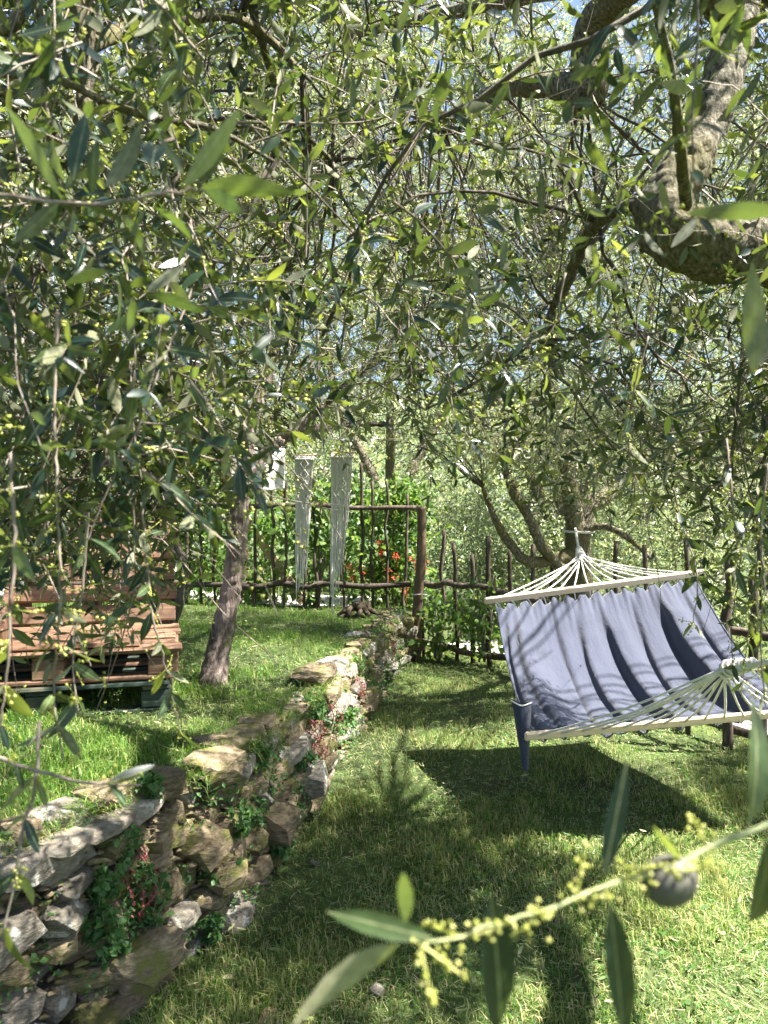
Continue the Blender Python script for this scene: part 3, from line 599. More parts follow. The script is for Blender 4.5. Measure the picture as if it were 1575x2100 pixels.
treeB = olive_tree('olive tree arching in over the pallet seat, dark bare branches at the upper corner', baseB, trunkB, limbsB, clB, 16, rB, leaf=0.058, n_obj=150, sides=16)
hand_twig(treeB, [(-150, 380, 0.7), (40, 405, 0.66), (200, 420, 0.63), (320, 400, 0.61), (420, 388, 0.6), (470, 380, 0.6)], 0.0022, 0.05, 0.05, rB, skip=1.0)
hand_leaves(treeB, [(125, 405, 18, 218, 0.62, 'under'), (150, 370, 175, 220, 0.62, 'top'), (190, 400, 190, 280, 0.62, 'top'), (120, 415, 35, 500, 0.62, 'under'), (150, 430, 152, 512, 0.62, 'under'), (180, 425, 250, 440, 0.62, 'under'),
                    (215, 385, 300, 290, 0.61, 'under'), (312, 345, 320, 245, 0.61, 'top'), (378, 360, 325, 275, 0.61, 'top'), (375, 385, 495, 222, 0.60, 'under'), (405, 378, 470, 290, 0.60, 'under'), (410, 385, 598, 378, 0.59, 'under'),
                    (420, 392, 520, 428, 0.59, 'under'), (300, 425, 245, 520, 0.60, 'top'), (315, 425, 400, 465, 0.6, 'under'), (245, 440, 330, 520, 0.62, 'under'),
                    (300, 600, 380, 540, 0.75, 'under'), (295, 600, 420, 632, 0.75, 'under'), (275, 610, 265, 675, 0.75, 'under'), (240, 570, 258, 672, 0.75, 'under'), (225, 555, 138, 573, 0.75, 'under')], rB)
for pts, nb in (([(20, 930, 0.85), (30, 1100, 0.82), (22, 1260, 0.8), (12, 1400, 0.8), (0, 1500, 0.8)], 14), ([(118, 640, 0.95), (112, 850, 0.95), (120, 1050, 0.92), (122, 1250, 0.9), (110, 1420, 0.9), (130, 1560, 0.88)], 11),
                ([(180, 1050, 1.1), (170, 1200, 1.1), (150, 1330, 1.08), (160, 1470, 1.05)], 9), ([(290, 1030, 1.25), (300, 1130, 1.25), (310, 1250, 1.2), (330, 1330, 1.2), (352, 1430, 1.2), (372, 1510, 1.2)], 7),
                ([(-60, 1540, 0.8), (60, 1575, 0.78), (150, 1600, 0.76), (220, 1610, 0.75), (290, 1610, 0.75)], 12), ([(80, 1480, 0.85), (75, 1600, 0.82), (45, 1720, 0.8), (25, 1830, 0.78), (5, 1920, 0.77)], 12),
                ([(420, 700, 1.7), (440, 800, 1.7), (430, 900, 1.7), (460, 1000, 1.7)], 7), ([(560, 620, 1.9), (600, 720, 1.9), (640, 800, 1.85), (650, 920, 1.85)], 6)):
    hand_twig(treeB, pts, 0.0024, 0.05, 0.056, rB, skip=0.2, nb=max(4, nb // 2), spread=0.034)

rC = np.random.default_rng(44)
baseC = onz(440, 1402, 0.6)
trunkC = [(*(baseC + np.array((-0.03, 0, -0.1))), 0.10), (*at(447, 1340, 4.46), 0.076), (*at(464, 1260, 4.48), 0.066), (*at(478, 1180, 4.5), 0.062), (*at(487, 1100, 4.5), 0.06), (*at(492, 1020, 4.5), 0.062), (*at(497, 975, 4.5), 0.06)]
limbsC = [pxr([(495, 985, 4.5, 17), (530, 945, 4.6, 13), (575, 905, 4.9, 11), (640, 880, 5.6, 9), (720, 870, 6.6, 7), (800, 870, 6.8, 5)]),
          pxr([(492, 1010, 4.5, 22), (450, 950, 4.4, 17), (420, 860, 4.3, 14), (400, 740, 4.2, 11), (420, 560, 4.2, 8)]),
          pxr([(497, 985, 4.5, 16), (520, 860, 4.5, 12), (560, 740, 4.6, 10), (600, 560, 4.7, 7)]),
          pxr([(575, 905, 4.9, 9), (700, 800, 5.0, 8), (800, 700, 5.2, 6), (870, 560, 5.3, 5)])]
clC = rand_clusters(84, (-2.3, 3.6, 1.9), (0.8, 6.4, 5.8), rC, (0.28, 0.5))
clC += [(*at(rC.uniform(250, 850), rC.uniform(-60, 520), rC.uniform(4.6, 6.6)), rC.uniform(0.3, 0.5)) for k in range(30)]
clC += [(*at(rC.uniform(500, 950), rC.uniform(560, 900), rC.uniform(4.6, 6.2)), rC.uniform(0.25, 0.4)) for k in range(30)]
treeC = olive_tree('slim leaning olive tree on the grassy terrace beside the pallet seat', baseC, trunkC, limbsC, clC, 13, rC, mat='olive_sunlit', leaf=0.058, hi=True, n_obj=60, bark='bark_flaky', bud_r=0.0055, nbud=10, sunmul=0.75)

rD = np.random.default_rng(55)
baseD = (1.68, 6.35, 0.0)
trunkD = [(1.72, 6.4, -0.1, 0.16), (1.70, 6.38, 0.5, 0.12), (1.67, 6.35, 1.0, 0.11), (1.64, 6.33, 1.45, 0.11)]
limbsD = [[(1.66, 6.35, 1.35, 0.09)] + pxr([(1205, 1040, 6.4, 20), (1240, 1020, 6.5, 17), (1300, 960, 6.7, 13), (1380, 860, 7.0, 9), (1420, 700, 7.2, 6)]),
          [(1.62, 6.33, 1.25, 0.075)] + pxr([(1130, 1150, 6.2, 12), (1080, 1150, 6.1, 11), (1050, 1120, 6.1, 10), (1020, 1075, 6.1, 8), (990, 1000, 6.1, 5)]),
          [(1.62, 6.33, 1.1, 0.06)] + pxr([(1150, 1165, 6.2, 11), (1108, 1115, 6.1, 11), (1085, 1060, 6.0, 10), (1050, 1005, 6.0, 9), (1020, 900, 6.0, 6)]),
          [(1.64, 6.33, 1.4, 0.09)] + pxr([(1170, 1010, 6.3, 18), (1150, 900, 6.3, 14), (1130, 760, 6.4, 11), (1150, 600, 6.5, 7)]),
          pxr([(1190, 1090, 6.3, 9), (1240, 1080, 6.2, 7), (1290, 1105, 6.1, 6), (1340, 1150, 6.0, 4)])]
clD = rand_clusters(105, (0.3, 5.6, 1.75), (3.4, 8.2, 6.6), rD, (0.3, 0.55))
clD += [(*at(rD.uniform(700, 1200), rD.uniform(520, 1000), rD.uniform(5.6, 7.4)), rD.uniform(0.25, 0.42), 1.2) for k in range(60)]      # low hanging side of the crown, towards the fence
clD += [(*at(rD.uniform(650, 1500), rD.uniform(-60, 480), rD.uniform(5.2, 7.4)), rD.uniform(0.3, 0.5)) for k in range(34)]
clD += [(*at(rD.uniform(1040, 1400), rD.uniform(830, 1040), rD.uniform(5.5, 5.95)), rD.uniform(0.2, 0.32), 0.9) for k in range(22)]
treeD = olive_tree('olive tree behind the hammock with spreading crooked limbs and the far rope tied to it', baseD, trunkD, limbsD, clD, 20, rD, mat='olive_sunlit', leaf=0.06, n_obj=40, bark='bark', bud_r=0.006, nbud=11, sunmul=0.45)

rE = np.random.default_rng(66)
bE = onz(345, 1300, 0.56)
trunkE = [(*(bE + np.array((0, 0, -0.1))), 0.09), (*(bE + np.array((-0.02, 0, 0.3))), 0.07), (*(bE + np.array((-0.05, 0.05, 0.75))), 0.065), (*(bE + np.array((-0.15, 0.1, 1.2))), 0.06)]
limbsE = [[(*(bE + np.array((0.0, 0.0, 0.0))), 0.05), (*(bE + np.array((0.12, -0.02, 0.35))), 0.045), (*(bE + np.array((0.13, 0, 0.62))), 0.04), (*(bE + np.array((0.05, 0.05, 0.8))), 0.035), (*(bE + np.array((0.0, 0.1, 1.4))), 0.025)],
          [(*(bE + np.array((-0.15, 0.1, 1.2))), 0.05), (*(bE + np.array((-0.4, 0.2, 1.9))), 0.035), (*(bE + np.array((-0.9, 0.3, 2.6))), 0.02)],
          [(*(bE + np.array((-0.15, 0.1, 1.2))), 0.05), (*(bE + np.array((0.1, 0.5, 2.1))), 0.03), (*(bE + np.array((0.3, 0.9, 3.0))), 0.02)]]
clE = rand_clusters(55, (-4.2, 5.2, 1.75), (-1.3, 7.6, 5.2), rE, (0.3, 0.55))
treeE = olive_tree('twin-stemmed olive tree right behind the pallet seat backrest', bE, trunkE, limbsE, clE, 20, rE, mat='olive_sunlit', leaf=0.06, hi=False, bark='bark_dark', bud_r=0.0065, nbud=9)

# olive trees of the grove beyond the fence
GROVE = [(-4.6, 11.5, 8.4, 'pale olive tree of the grove seen past the leftmost branches'), (-2.2, 11.0, 8.2, 'olive tree of the grove standing behind the white cloth on the fence'), (0.1, 11.6, 9.0, 'olive tree of the grove standing behind the two macrame hangings'),
         (2.4, 10.3, 8.6, 'olive tree of the grove just beyond the tall fence post'), (4.7, 10.6, 8.6, 'olive tree of the grove behind the tree that holds the hammock'), (6.8, 12.4, 9.2, 'olive tree of the grove seen at the right edge beneath the thick limb'),
         (-6.5, 15.5, 11.0, 'tall olive tree at the back of the grove, upper left'), (-1.2, 16.0, 12.0, 'tall olive tree at the back of the grove, in the middle'), (3.2, 16.0, 12.0, 'tall olive tree at the back of the grove behind the bare bent branch'), (8.8, 17.0, 12.0, 'tall olive tree at the back of the grove, far right')]
for i, (x, y, h, lb) in enumerate(GROVE):
    r = np.random.default_rng(200 + i); gz = 0.3 if x < 0.6 else 0.0
    tr = [(x, y, gz - 0.1, 0.2), (x + 0.05, y, gz + 0.7, 0.16), (x - 0.05, y, gz + 1.5, 0.14)]
    lm = [[(x, y, gz + 1.3, 0.11), (x + 0.5 * math.cos(a), y + 0.5 * math.sin(a), gz + 2.2, 0.08), (x + 1.1 * math.cos(a), y + 1.1 * math.sin(a), gz + 3.4, 0.05), (x + 1.5 * math.cos(a), y + 1.5 * math.sin(a), gz + 0.75 * h, 0.02)] for a in (0.6 + i, 2.7 + i, 4.7 + i)]
    cl = []
    for q in range(int((9.5 if y < 13 else 10) * h)):
        t = r.random(); z = gz + 0.95 + t * (h - 1.2); rr = (1.75 if y < 13 else 2.4) * math.sin(math.pi * (0.18 + 0.74 * t)) ** 0.7; a = r.random() * 6.28; k = r.random() ** 0.5
        cl.append((x + rr * k * math.cos(a), y + rr * k * math.sin(a), z, r.uniform(0.35, 0.6)))
    olive_tree(lb, (x, y, gz), tr, lm, cl, 17, r, leaf=0.085, hi=False, mat='olive_sunlit', bark='bark', seg=8, tl=(0.35, 0.7), use_view=False, bud_frac=0.5, bud_r=0.011, group='olive trees of the grove beyond the fence', sunmul=0.6, r0=0.004, sides=8, nbud=6)
# scrub on the distant slope
r = np.random.default_rng(300); n = 9000
px = r.uniform(-45, 45, n); py = 20 + 45 * r.random(n) ** 1.3; cz = hill_z(px, py); cl = np.floor(px / 2.3) * 7.3 + np.floor(py / 2.6) * 3.1
hgt = 1.2 + 2.6 * np.abs(np.sin(cl)); P = np.column_stack((px, py, cz + hgt * r.random(n)))
P = np.repeat(P, 7, 0) + r.normal(0, 0.35, (n * 7, 3))
g = Geo(); leaves_geo(g, P, nrm(r.normal(0, 1, P.shape)), nrm(r.normal(0, 0.6, P.shape) + np.array((0, 0, 1))), r.uniform(0.16, 0.34, len(P)), BR_LO, r)
g.obj('far_scrub', M['olive_sunlit'], None, label='grey green scrub covering the slope beyond the grove', cat='scrub', kind='stuff')

# ------------------------------------------------------------------ dry stone wall
def stone_mesh(k, r):
    """angular rough slab about 1 x 1 x 1: hull of points scattered over a lumpy box"""
    bm = bmesh.new(); e = r.uniform(6.0, 16.0); tl = r.normal(0, 0.16, 3)
    P = nrm(r.normal(0, 1, (32, 3))); P = P / (np.abs(P) ** e).sum(1)[:, None] ** (1 / e) * 0.5
    P *= 1 - 0.16 * r.random((32, 1)) ** 2; P[:, 2] += tl[0] * P[:, 0] + tl[1] * P[:, 1]; P[:, 1] += tl[2] * P[:, 0]
    for v in P: bm.verts.new(v)
    res = bmesh.ops.convex_hull(bm, input=bm.verts)
    for v in [v for v in bm.verts if not v.link_faces]: bm.verts.remove(v)
    me = bpy.data.meshes.new('stone'); bm.to_mesh(me); bm.free(); return me
rW = np.random.default_rng(71)
STM = []
for k in range(26):
    me = stone_mesh(k, rW); me.materials.append(M['stone' if k % 3 else 'stone_grey']); STM.append(me)
wall = empty('stone_wall', (wall_x(3.0), 3.0, 0), 'dry stone retaining wall of rough schist slabs below the grassy terrace', 'wall')
WB = np.array(wall.location); n_stone = 0
def put_stone(p, dims, yaw, pitch, roll):
    global n_stone
    o = bpy.data.objects.new('stone', STM[int(rW.integers(26))]); COL.objects.link(o); o.parent = wall
    o.location = tuple(np.array(p) - WB); o.scale = dims; o.rotation_euler = (roll, pitch, yaw); n_stone += 1
def wall_dir(y):
    d = np.array((wall_x(y + 0.1) - wall_x(y - 0.1), 0.2)); return math.atan2(d[1], d[0])
z = -0.03; row = 0
while z < 0.60:
    y = 1.85 + rW.uniform(0, 0.2); hrow = rW.uniform(0.042, 0.078)
    while y < 8.0:
        near = y < 3.6
        ln = rW.uniform(0.10, 0.28) * (1.0 if near else 1.7); h = hrow * rW.uniform(0.75, 1.35); dp = rW.uniform(0.16, 0.26)
        ym = y + ln * 0.45; zt = float(top_z(wall_x(ym) - 0.2, ym))
        if z + h * 0.5 < zt + 0.01:
            batter = (0.07 + 0.09 * max(0.0, min(1.0, (3.3 - ym) / 0.8))) * (z / 0.6)
            p = (wall_x(ym) + 0.03 - batter - dp * 0.5 + rW.normal(0, 0.03), ym, z + h * 0.5 + rW.normal(0, 0.008) + bumps(wall_x(ym), ym))
            put_stone(p, (ln * 1.08, dp, h * 1.32), wall_dir(ym) + rW.normal(0, 0.12), rW.normal(0, 0.045), rW.normal(0, 0.07))
        y += ln * rW.uniform(0.88, 1.02)
    z += hrow * 0.98; row += 1
# bigger blocks that stand out in the photograph
for px, py, zz, (l, d, h), yw in ((535, 1520, 0.53, (0.2, 0.2, 0.10), 0.1), (515, 1605, 0.40, (0.24, 0.2, 0.14), 0.35), (450, 1570, 0.57, (0.30, 0.22, 0.09), 0.2), (470, 1800, 0.20, (0.20, 0.16, 0.15), 0.5), (600, 1680, 0.22, (0.26, 0.2, 0.2), 0.3), (640, 1600, 0.22, (0.2, 0.2, 0.24), 0.2),
                                 (350, 1960, 0.14, (0.34, 0.24, 0.17), 0.25), (300, 2000, 0.10, (0.17, 0.2, 0.17), -0.4), (240, 2085, 0.04, (0.32, 0.22, 0.12), 0.2), (430, 1740, 0.34, (0.2, 0.15, 0.12), 0.3), (225, 1690, 0.57, (0.36, 0.13, 0.06), 0.9), (120, 1730, 0.58, (0.26, 0.2, 0.07), 0.6), (40, 1780, 0.56, (0.2, 0.2, 0.12), 0.3), (0, 2010, 0.2, (0.2, 0.2, 0.16), 0.2),
                                 (715, 1345, 0.53, (0.24, 0.26, 0.08), 0.1), (640, 1400, 0.56, (0.3, 0.25, 0.07), 0.15), (740, 1300, 0.52, (0.3, 0.3, 0.08), 0.2), (765, 1290, 0.5, (0.25, 0.25, 0.12), 0.1), (600, 1450, 0.56, (0.28, 0.24, 0.06), 0.1)):
    l, d, h = l * 0.82, d * 0.82, h * 0.72
    p = onz(px, py, zz); wx = wall_x(p[1]); p[0] = min(p[0], wx + 0.04)
    put_stone(p, (l, d, h), wall_dir(p[1]) + yw * 0.4, rW.normal(0, 0.08), rW.normal(0, 0.1))
for (px, py, zz) in ((800, 1270, 0.35), (815, 1300, 0.2), (830, 1330, 0.1), (790, 1320, 0.15), (835, 1290, 0.3), (810, 1345, 0.05), (800, 1240, 0.5), (825, 1255, 0.42), (845, 1315, 0.18)):
    p = onz(px, py, zz); put_stone((p[0], min(p[1], 8.0), zz), (rW.uniform(0.2, 0.35), 0.24, rW.uniform(0.1, 0.18)), rW.uniform(0, 3), rW.normal(0, 0.1), rW.normal(0, 0.1))
# crumbled chips and earth between the slabs
g = Geo(); n = 2600; yy = rW.uniform(1.9, 8.0, n); zz = rW.random(n) ** 0.8 * 0.58; xx = wall_x(yy) - 0.02 - 0.10 * zz / 0.6 + rW.normal(0, 0.025, n)
S = rW.uniform(0.006, 0.022, n)[:, None, None] * np.array((1.6, 1.4, 0.6)); C = np.column_stack((xx, yy, zz))
V = C[:, None] + (OCT_V[None] * (1 + rW.normal(0, 0.35, (n, 6, 3)))) * S
g.add(V.reshape(-1, 3), (OCT_F[None] + (np.arange(n) * 6)[:, None, None]).reshape(-1, 3), None, np.repeat(rW.random(n), 6)); g.obj('stone_chips', M['stone'], wall, kind='stuff')
n = 2200; g = Geo()
yy = rW.uniform(1.9, 8.0, n); xx = wall_x(yy) - 0.085; zz = rW.random(n) * 0.56
# earth core seen in the gaps
Ys = np.linspace(1.7, 8.3, 80); A = np.column_stack((wall_x(Ys) - 0.075, Ys, np.full(80, -0.05))); B = np.column_stack((wall_x(Ys) - 0.12 - 0.10 * np.clip((3.3 - Ys) / 0.8, 0, 1), Ys, top_z(wall_x(Ys) - 0.2, Ys) - 0.01))
i = np.arange(79); g.add(np.vstack((A, B)), None, np.column_stack((i, i + 1, i + 81, i + 80))); g.obj('earth_core', M['soil'], wall, True)

# ------------------------------------------------------------------ pole fence
rF = np.random.default_rng(81)
def pole(parent, name, a, b, r, mat='pole', bend=0.012, n=7, sides=7, taper=0.85):
    a = np.array(a, float); b = np.array(b, float); t = np.linspace(0, 1, n)[:, None]; P = a * (1 - t) + b * t
    P[1:-1] += rF.normal(0, bend, (n - 2, 3)); g = Geo(); tube(g, P, np.linspace(r, r * taper, n), sides, n * 2, 0.06)
    L = b - a; o = None
    return g.obj(name, M[mat], parent, True)
fu = empty('pole_fence', (-1.0, 8.35, 0.48), 'rustic fence of dark upright poles along the terrace, behind the macrame hangings', 'fence')
xs_f = np.arange(-3.9, 0.34, 0.165)
for i, x in enumerate(xs_f):
    y = 8.35 + 0.06 * math.sin(x * 2) + rF.normal(0, 0.015); zt = rF.choice((1.72, 1.8, 1.95, 2.15, 2.4), p=(0.35, 0.25, 0.2, 0.12, 0.08)); zb = 0.46 + (0.1 if i % 4 == 2 else 0) * rF.random()
    pole(fu, 'upright', (x + rF.normal(0, 0.02), y, zb - 0.05), (x + rF.normal(0, 0.04), y, zt), rF.uniform(0.013, 0.022))
pole(fu, 'rail', (-4.0, 8.31, 1.70), (-1.6, 8.30, 1.68), 0.03, n=9); pole(fu, 'rail', (-1.7, 8.27, 1.69), (0.40, 8.27, 1.645), 0.031, n=9)
pole(fu, 'rail', (-4.0, 8.31, 0.80), (-1.5, 8.29, 0.80), 0.036, n=9); pole(fu, 'rail', (-1.6, 8.25, 0.77), (0.30, 8.26, 0.80), 0.036, n=9, bend=0.02)
fl = empty('pole_fence', (1.3, 7.4, 0), 'lower run of the pole fence leading from the tall post behind the hammock', 'fence')
FL = np.array(((0.44, 8.22), (0.62, 8.18), (0.78, 8.0), (0.94, 7.88), (1.1, 7.7), (1.28, 7.45), (1.43, 7.15), (1.58, 6.85), (1.75, 6.5), (1.9, 6.15), (2.05, 5.8), (2.2, 5.4), (2.33, 5.06), (2.47, 4.9), (2.62, 4.6), (2.75, 4.3)))
for i, (x, y) in enumerate(FL):
    r_ = rF.uniform(0.018, 0.03) if x < 2.3 else 0.035
    pole(fl, 'upright', (x, y, -0.06 + (0.05 if i == 4 else 0)), (x + rF.normal(0, 0.03), y + rF.normal(0, 0.02), rF.uniform(1.15, 1.45) if i else 1.5), r_)
for z0, z1 in ((0.16, 0.12), (0.84, 0.78)):
    pole(fl, 'rail', (0.36, 8.2, z0), (1.2, 7.55, z1), 0.036, n=9, bend=0.02); pole(fl, 'rail', (1.1, 7.66, z1), (2.0, 5.85, z1), 0.034, n=9, bend=0.02); pole(fl, 'rail', (1.95, 5.98, z1), (2.85, 4.2, z1), 0.034, n=9)
g = Geo(); P0 = onz(853, 1358, 0.0); tube(g, [(0.345, 8.0, -0.1), (0.36, 8.0, 0.6), (0.40, 8.0, 1.15), (0.405, 8.0, 1.66)], (0.058, 0.056, 0.053, 0.05), 14, 40, 0.0, disp=0.01)
pst = g.obj('fence_post', M['post'], None, True, label='tall thick brown post where the two fence runs meet', cat='post')
g = Geo(); a = np.linspace(0, 2 * np.pi, 14); tube(g, [(0.385 + 0.072 * math.cos(q), 8.0 + 0.072 * math.sin(q), 0.72 + 0.006 * math.sin(3 * q)) for q in a], 0.006, 5, 14, cap=False); g.obj('wire_tie', M['rope'], pst, True)

def plank(parent, name, c, ax, ay, dims, mat, bev=0.006, me=None):
    """box with chamfered edges; local x along ax, y along ay"""
    ax = nrm(np.array(ax, float)); az = nrm(np.cross(ax, np.array(ay, float))); ay = np.cross(az, ax)
    if me is None:
        bm = bmesh.new(); bmesh.ops.create_cube(bm, size=1.0)
        for v in bm.verts: v.co = Vector((v.co.x * dims[0], v.co.y * dims[1], v.co.z * dims[2]))
        bmesh.ops.bevel(bm, geom=bm.edges[:], offset=min(bev, min(dims) * 0.3), segments=1, affect='EDGES')
        for v in bm.verts: v.co += Vector(RNG.normal(0, 0.0015, 3))
        me = bpy.data.meshes.new(name); bm.to_mesh(me); bm.free(); me.materials.append(M[mat])
    o = bpy.data.objects.new(name, me); COL.objects.link(o); m = Matrix.Identity(4); base = np.array(parent.location) if parent else np.zeros(3)
    for r in range(3): m[r][0] = ax[r]; m[r][1] = ay[r]; m[r][2] = az[r]; m[r][3] = c[r] - base[r]
    if parent: o.parent = parent
    o.matrix_basis = m; return o
a_, b_ = at(508, 1070, 8.75), at(612, 1222, 8.75)
o = plank(None, 'leaning_plank', (a_ + b_) / 2, b_ - a_, (0, 1, 0), (np.linalg.norm(b_ - a_) + 0.25, 0.03, 0.11), 'bare_plank'); tag(o, 'pale bare plank leaning diagonally behind the terrace fence', 'plank')

# ------------------------------------------------------------------ pallet seat
UV = np.array((-0.965, -0.262, 0)); VV = np.array((-0.262, 0.965, 0)); ZZ = np.array((0, 0, 1.0))
O = np.array((-1.03, 3.72, 0.0)); G0 = 0.585
def bp(u, v, z): return O + UV * u + VV * v + ZZ * (G0 + z)
base_p = empty('wooden_pallet', bp(0.6, 0.4, 0), 'dark green stained pallet lying on the grass under the pallet seat', 'pallet')
seat = empty('pallet_seat', bp(0.6, 0.4, 0.2), 'brown varnished pallet seat with slatted backrest on the terrace', 'bench')
def pallet(root, z0, mat, W=1.2, Dp=0.8, ofs=0.0):
    for v in (0.05, 0.40, 0.75): plank(root, 'skid', bp(W / 2 + ofs, v, z0 + 0.012), UV, VV, (W, 0.10, 0.024), mat)
    for v in (0.05, 0.40, 0.75):
        for u in (0.07, W / 2, W - 0.07): plank(root, 'block', bp(u + ofs, v, z0 + 0.024 + 0.045), UV, VV, (0.145, 0.10, 0.09), mat)
    for u in (0.07, W / 2, W - 0.07): plank(root, 'crossbar', bp(u + ofs, Dp / 2, z0 + 0.125), VV, UV, (Dp, 0.14, 0.022), mat)
    for v in (0.05, 0.22, 0.40, 0.58, 0.75): plank(root, 'deck_board', bp(W / 2 + ofs + RNG.normal(0, 0.008), v, z0 + 0.148), UV, VV, (W, 0.135 if v not in (0.22, 0.58) else 0.105, 0.022), mat)
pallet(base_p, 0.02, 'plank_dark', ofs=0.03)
pallet(seat, 0.185, 'plank', ofs=0.0)
# wide seat boards laid over the deck, and the reclining slatted back
for v, wd in ((0.13, 0.21), (0.355, 0.22), (0.58, 0.21)): plank(seat, 'seat_board', bp(0.68, v, 0.36), UV, VV, (1.0, wd, 0.024), 'plank')
BK = nrm(VV * 0.30 + ZZ); BN = np.cross(UV, BK)
for u in (0.10, 0.5, 0.88): plank(seat, 'back_stile', bp(u, 0.80, 0.36) + BK * 0.28 + VV * 0.05, BK, UV, (0.72, 0.10, 0.06), 'plank')
for q, (hh, wd) in enumerate(((0.06, 0.10), (0.185, 0.095), (0.31, 0.105), (0.435, 0.095), (0.565, 0.115))):
    plank(seat, 'back_slat', bp(0.48 + RNG.normal(0, 0.006), 0.775, 0.36) + BK * hh, UV, BK, (0.92, wd, 0.024), 'plank')
a_, b_ = bp(0.80, -0.02, 0.42), bp(0.93, 0.82, 0.56)
plank(seat, 'arm_board', (a_ + b_) / 2, b_ - a_, UV, (np.linalg.norm(b_ - a_) + 0.1, 0.03, 0.13), 'plank')

# ------------------------------------------------------------------ hammock
rH = np.random.default_rng(91)
FLp, FRp = np.array((0.676, 4.85, 1.022)), np.array((2.15, 5.05, 1.187))
NLp, NRp = np.array((0.69, 3.55, 0.531)), np.array((2.15, 3.75, 0.601))
GF, GN = np.array((1.475, 5.6, 1.27)), np.array((1.38, 3.0, 0.962))
ham = empty('hammock', (1.4, 4.3, 0.0), 'slate blue canvas hammock with pale wooden spreader bars and cotton ropes', 'hammock')
def bar(a, b):
    d = b - a; plank(ham, 'spreader_bar', (a + b) / 2, d, (0, 1, 0.25), (np.linalg.norm(d) + 0.04, 0.024, 0.046), 'spreader', bev=0.008)
bar(FLp, FRp); bar(NLp, NRp)
nu, nv = 220, 70
u = np.linspace(0, 1, nu); v = np.linspace(0, 1, nv); Uu, Vv = np.meshgrid(u, v)          # u across, v from far bar to near bar
ins = 0.035
A = (FLp + (FRp - FLp) * (ins + (1 - 2 * ins) * Uu[..., None])); B = (NLp + (NRp - NLp) * (ins + (1 - 2 * ins) * Uu[..., None]))
Pm = A * (1 - Vv[..., None]) + B * Vv[..., None]
sag = (0.15 + 0.14 * np.sin(np.pi * np.clip(Uu, 0, 1)) ** 0.8) * (4 * Vv * (1 - Vv)) ** 0.85
# lengthwise folds: steep on the left side, easy on the right, growing out of the gathers at the bars
fold_c = np.array((0.045, 0.105, 0.30, 0.405, 0.545, 0.68, 0.83, 0.94)); fold_a = np.array((0.05, 0.055, 0.03, 0.058, 0.082, 0.05, 0.115, 0.045)); fold_w = np.array((0.016, 0.018, 0.02, 0.022, 0.022, 0.02, 0.026, 0.018))
F_ = np.zeros_like(Uu); dU = np.zeros_like(Uu)
for c, a, w_ in zip(fold_c, fold_a, fold_w):
    cc = c + 0.06 * (Vv - 0.3) * (1 - abs(c - 0.5)) + 0.012 * np.sin(5 * Vv + c * 20)
    d = Uu - cc; amp = a * np.clip(Vv / 0.22, 0.12, 1) * np.clip((1 - Vv) / 0.15, 0.2, 1)
    F_ += amp * np.where(d < 0, np.exp(-(d / w_) ** 2), np.exp(-(d / 0.085) ** 2 * 0.9) * 1.0)
    dU += -0.022 * np.exp(-((d + 0.01) / 0.03) ** 2) * np.clip(Vv * 3, 0, 1)
gath = 0.011 * np.cos(2 * np.pi * 14 * Uu) * np.exp(-Vv / 0.05) + 0.006 * np.cos(2 * np.pi * 31 * Uu + 1.3) * np.exp(-Vv / 0.09) + 0.010 * np.cos(2 * np.pi * 14 * Uu) * np.exp(-(1 - Vv) / 0.05)
fine = 0.0022 * np.sin(61 * Uu + 9 * Vv + 3 * np.sin(7 * Vv)) * np.sin(9 * Vv + 11 * Uu) + 0.003 * np.sin(43 * Uu + 6 * Vv) + 0.0025 * np.sin(90 * Uu - 9 * Vv + 2) * np.clip(1 - Vv, 0, 1)
# scalloped edge hanging from cord loops at both bars
sc_f = 0.018 * (0.5 - 0.5 * np.cos(2 * np.pi * 14 * Uu)) * np.exp(-Vv / 0.02)
Pm[..., 2] += -sag + F_ + gath + fine - sc_f - 0.045 * np.exp(-Vv / 0.03) - 0.03 * np.exp(-(1 - Vv) / 0.03)
Pm[..., 0] += dU * 1.4
nx = (Pm - np.array(ham.location))
me = grid_mesh('canvas', nx[:, ::-1, 0], nx[:, ::-1, 1], nx[:, ::-1, 2]); cloth = obj('canvas', me, M['fabric'], ham)
sm = cloth.modifiers.new('thick', 'SOLIDIFY'); sm.thickness = 0.003; sm.offset = -1
for col_ in (0, nu - 1):
    g = Geo(); tube(g, Pm[:, col_], 0.006, 6, 90, 0.05); g.obj('hem', M['fabric'], ham, True)
for a, b, gp, nvv in ((FLp, FRp, GF, 0), (NLp, NRp, GN, nv - 1)):
    for k in range(14):
        t = 0.03 + 0.94 * k / 13; p = a + (b - a) * t; m_ = (p + gp) / 2 + np.array((0, 0, -0.012 - 0.02 * rH.random()))
        g = Geo(); e = gp + rH.normal(0, 0.014, 3); tube(g, (p + np.array((0, 0, 0.0)), m_, e), 0.0056, 6, 9); g.obj('rope', M['rope'], ham, True)
        q = Pm[nvv, min(nu - 1, int(t * nu))]; gl = Geo(); tube(gl, (p + np.array((0, 0, -0.015)), (p + q) / 2 + np.array((0.004, 0, 0)), q + np.array((0, 0, 0.004))), 0.0042, 5, 5); gl.obj('cord_loop', M['rope'], ham, True)
def wrap(c0, c1, r, turns):
    t = np.linspace(0, 1, turns * 10); d = nrm(c1 - c0); n1 = nrm(np.cross(d, (0, 0, 1.0))); n2 = np.cross(d, n1)
    rr = r * (1 - 0.45 * t)
    g = Geo(); tube(g, [c0 + (c1 - c0) * x + q * (n1 * math.cos(6.283 * turns * x) + n2 * math.sin(6.283 * turns * x)) for x, q in zip(t, rr)], 0.0065, 5, len(t)); tube(g, (c0, c1), (r * 0.8, r * 0.5), 8, 4)
    g.obj('knot', M['rope'], ham, True)
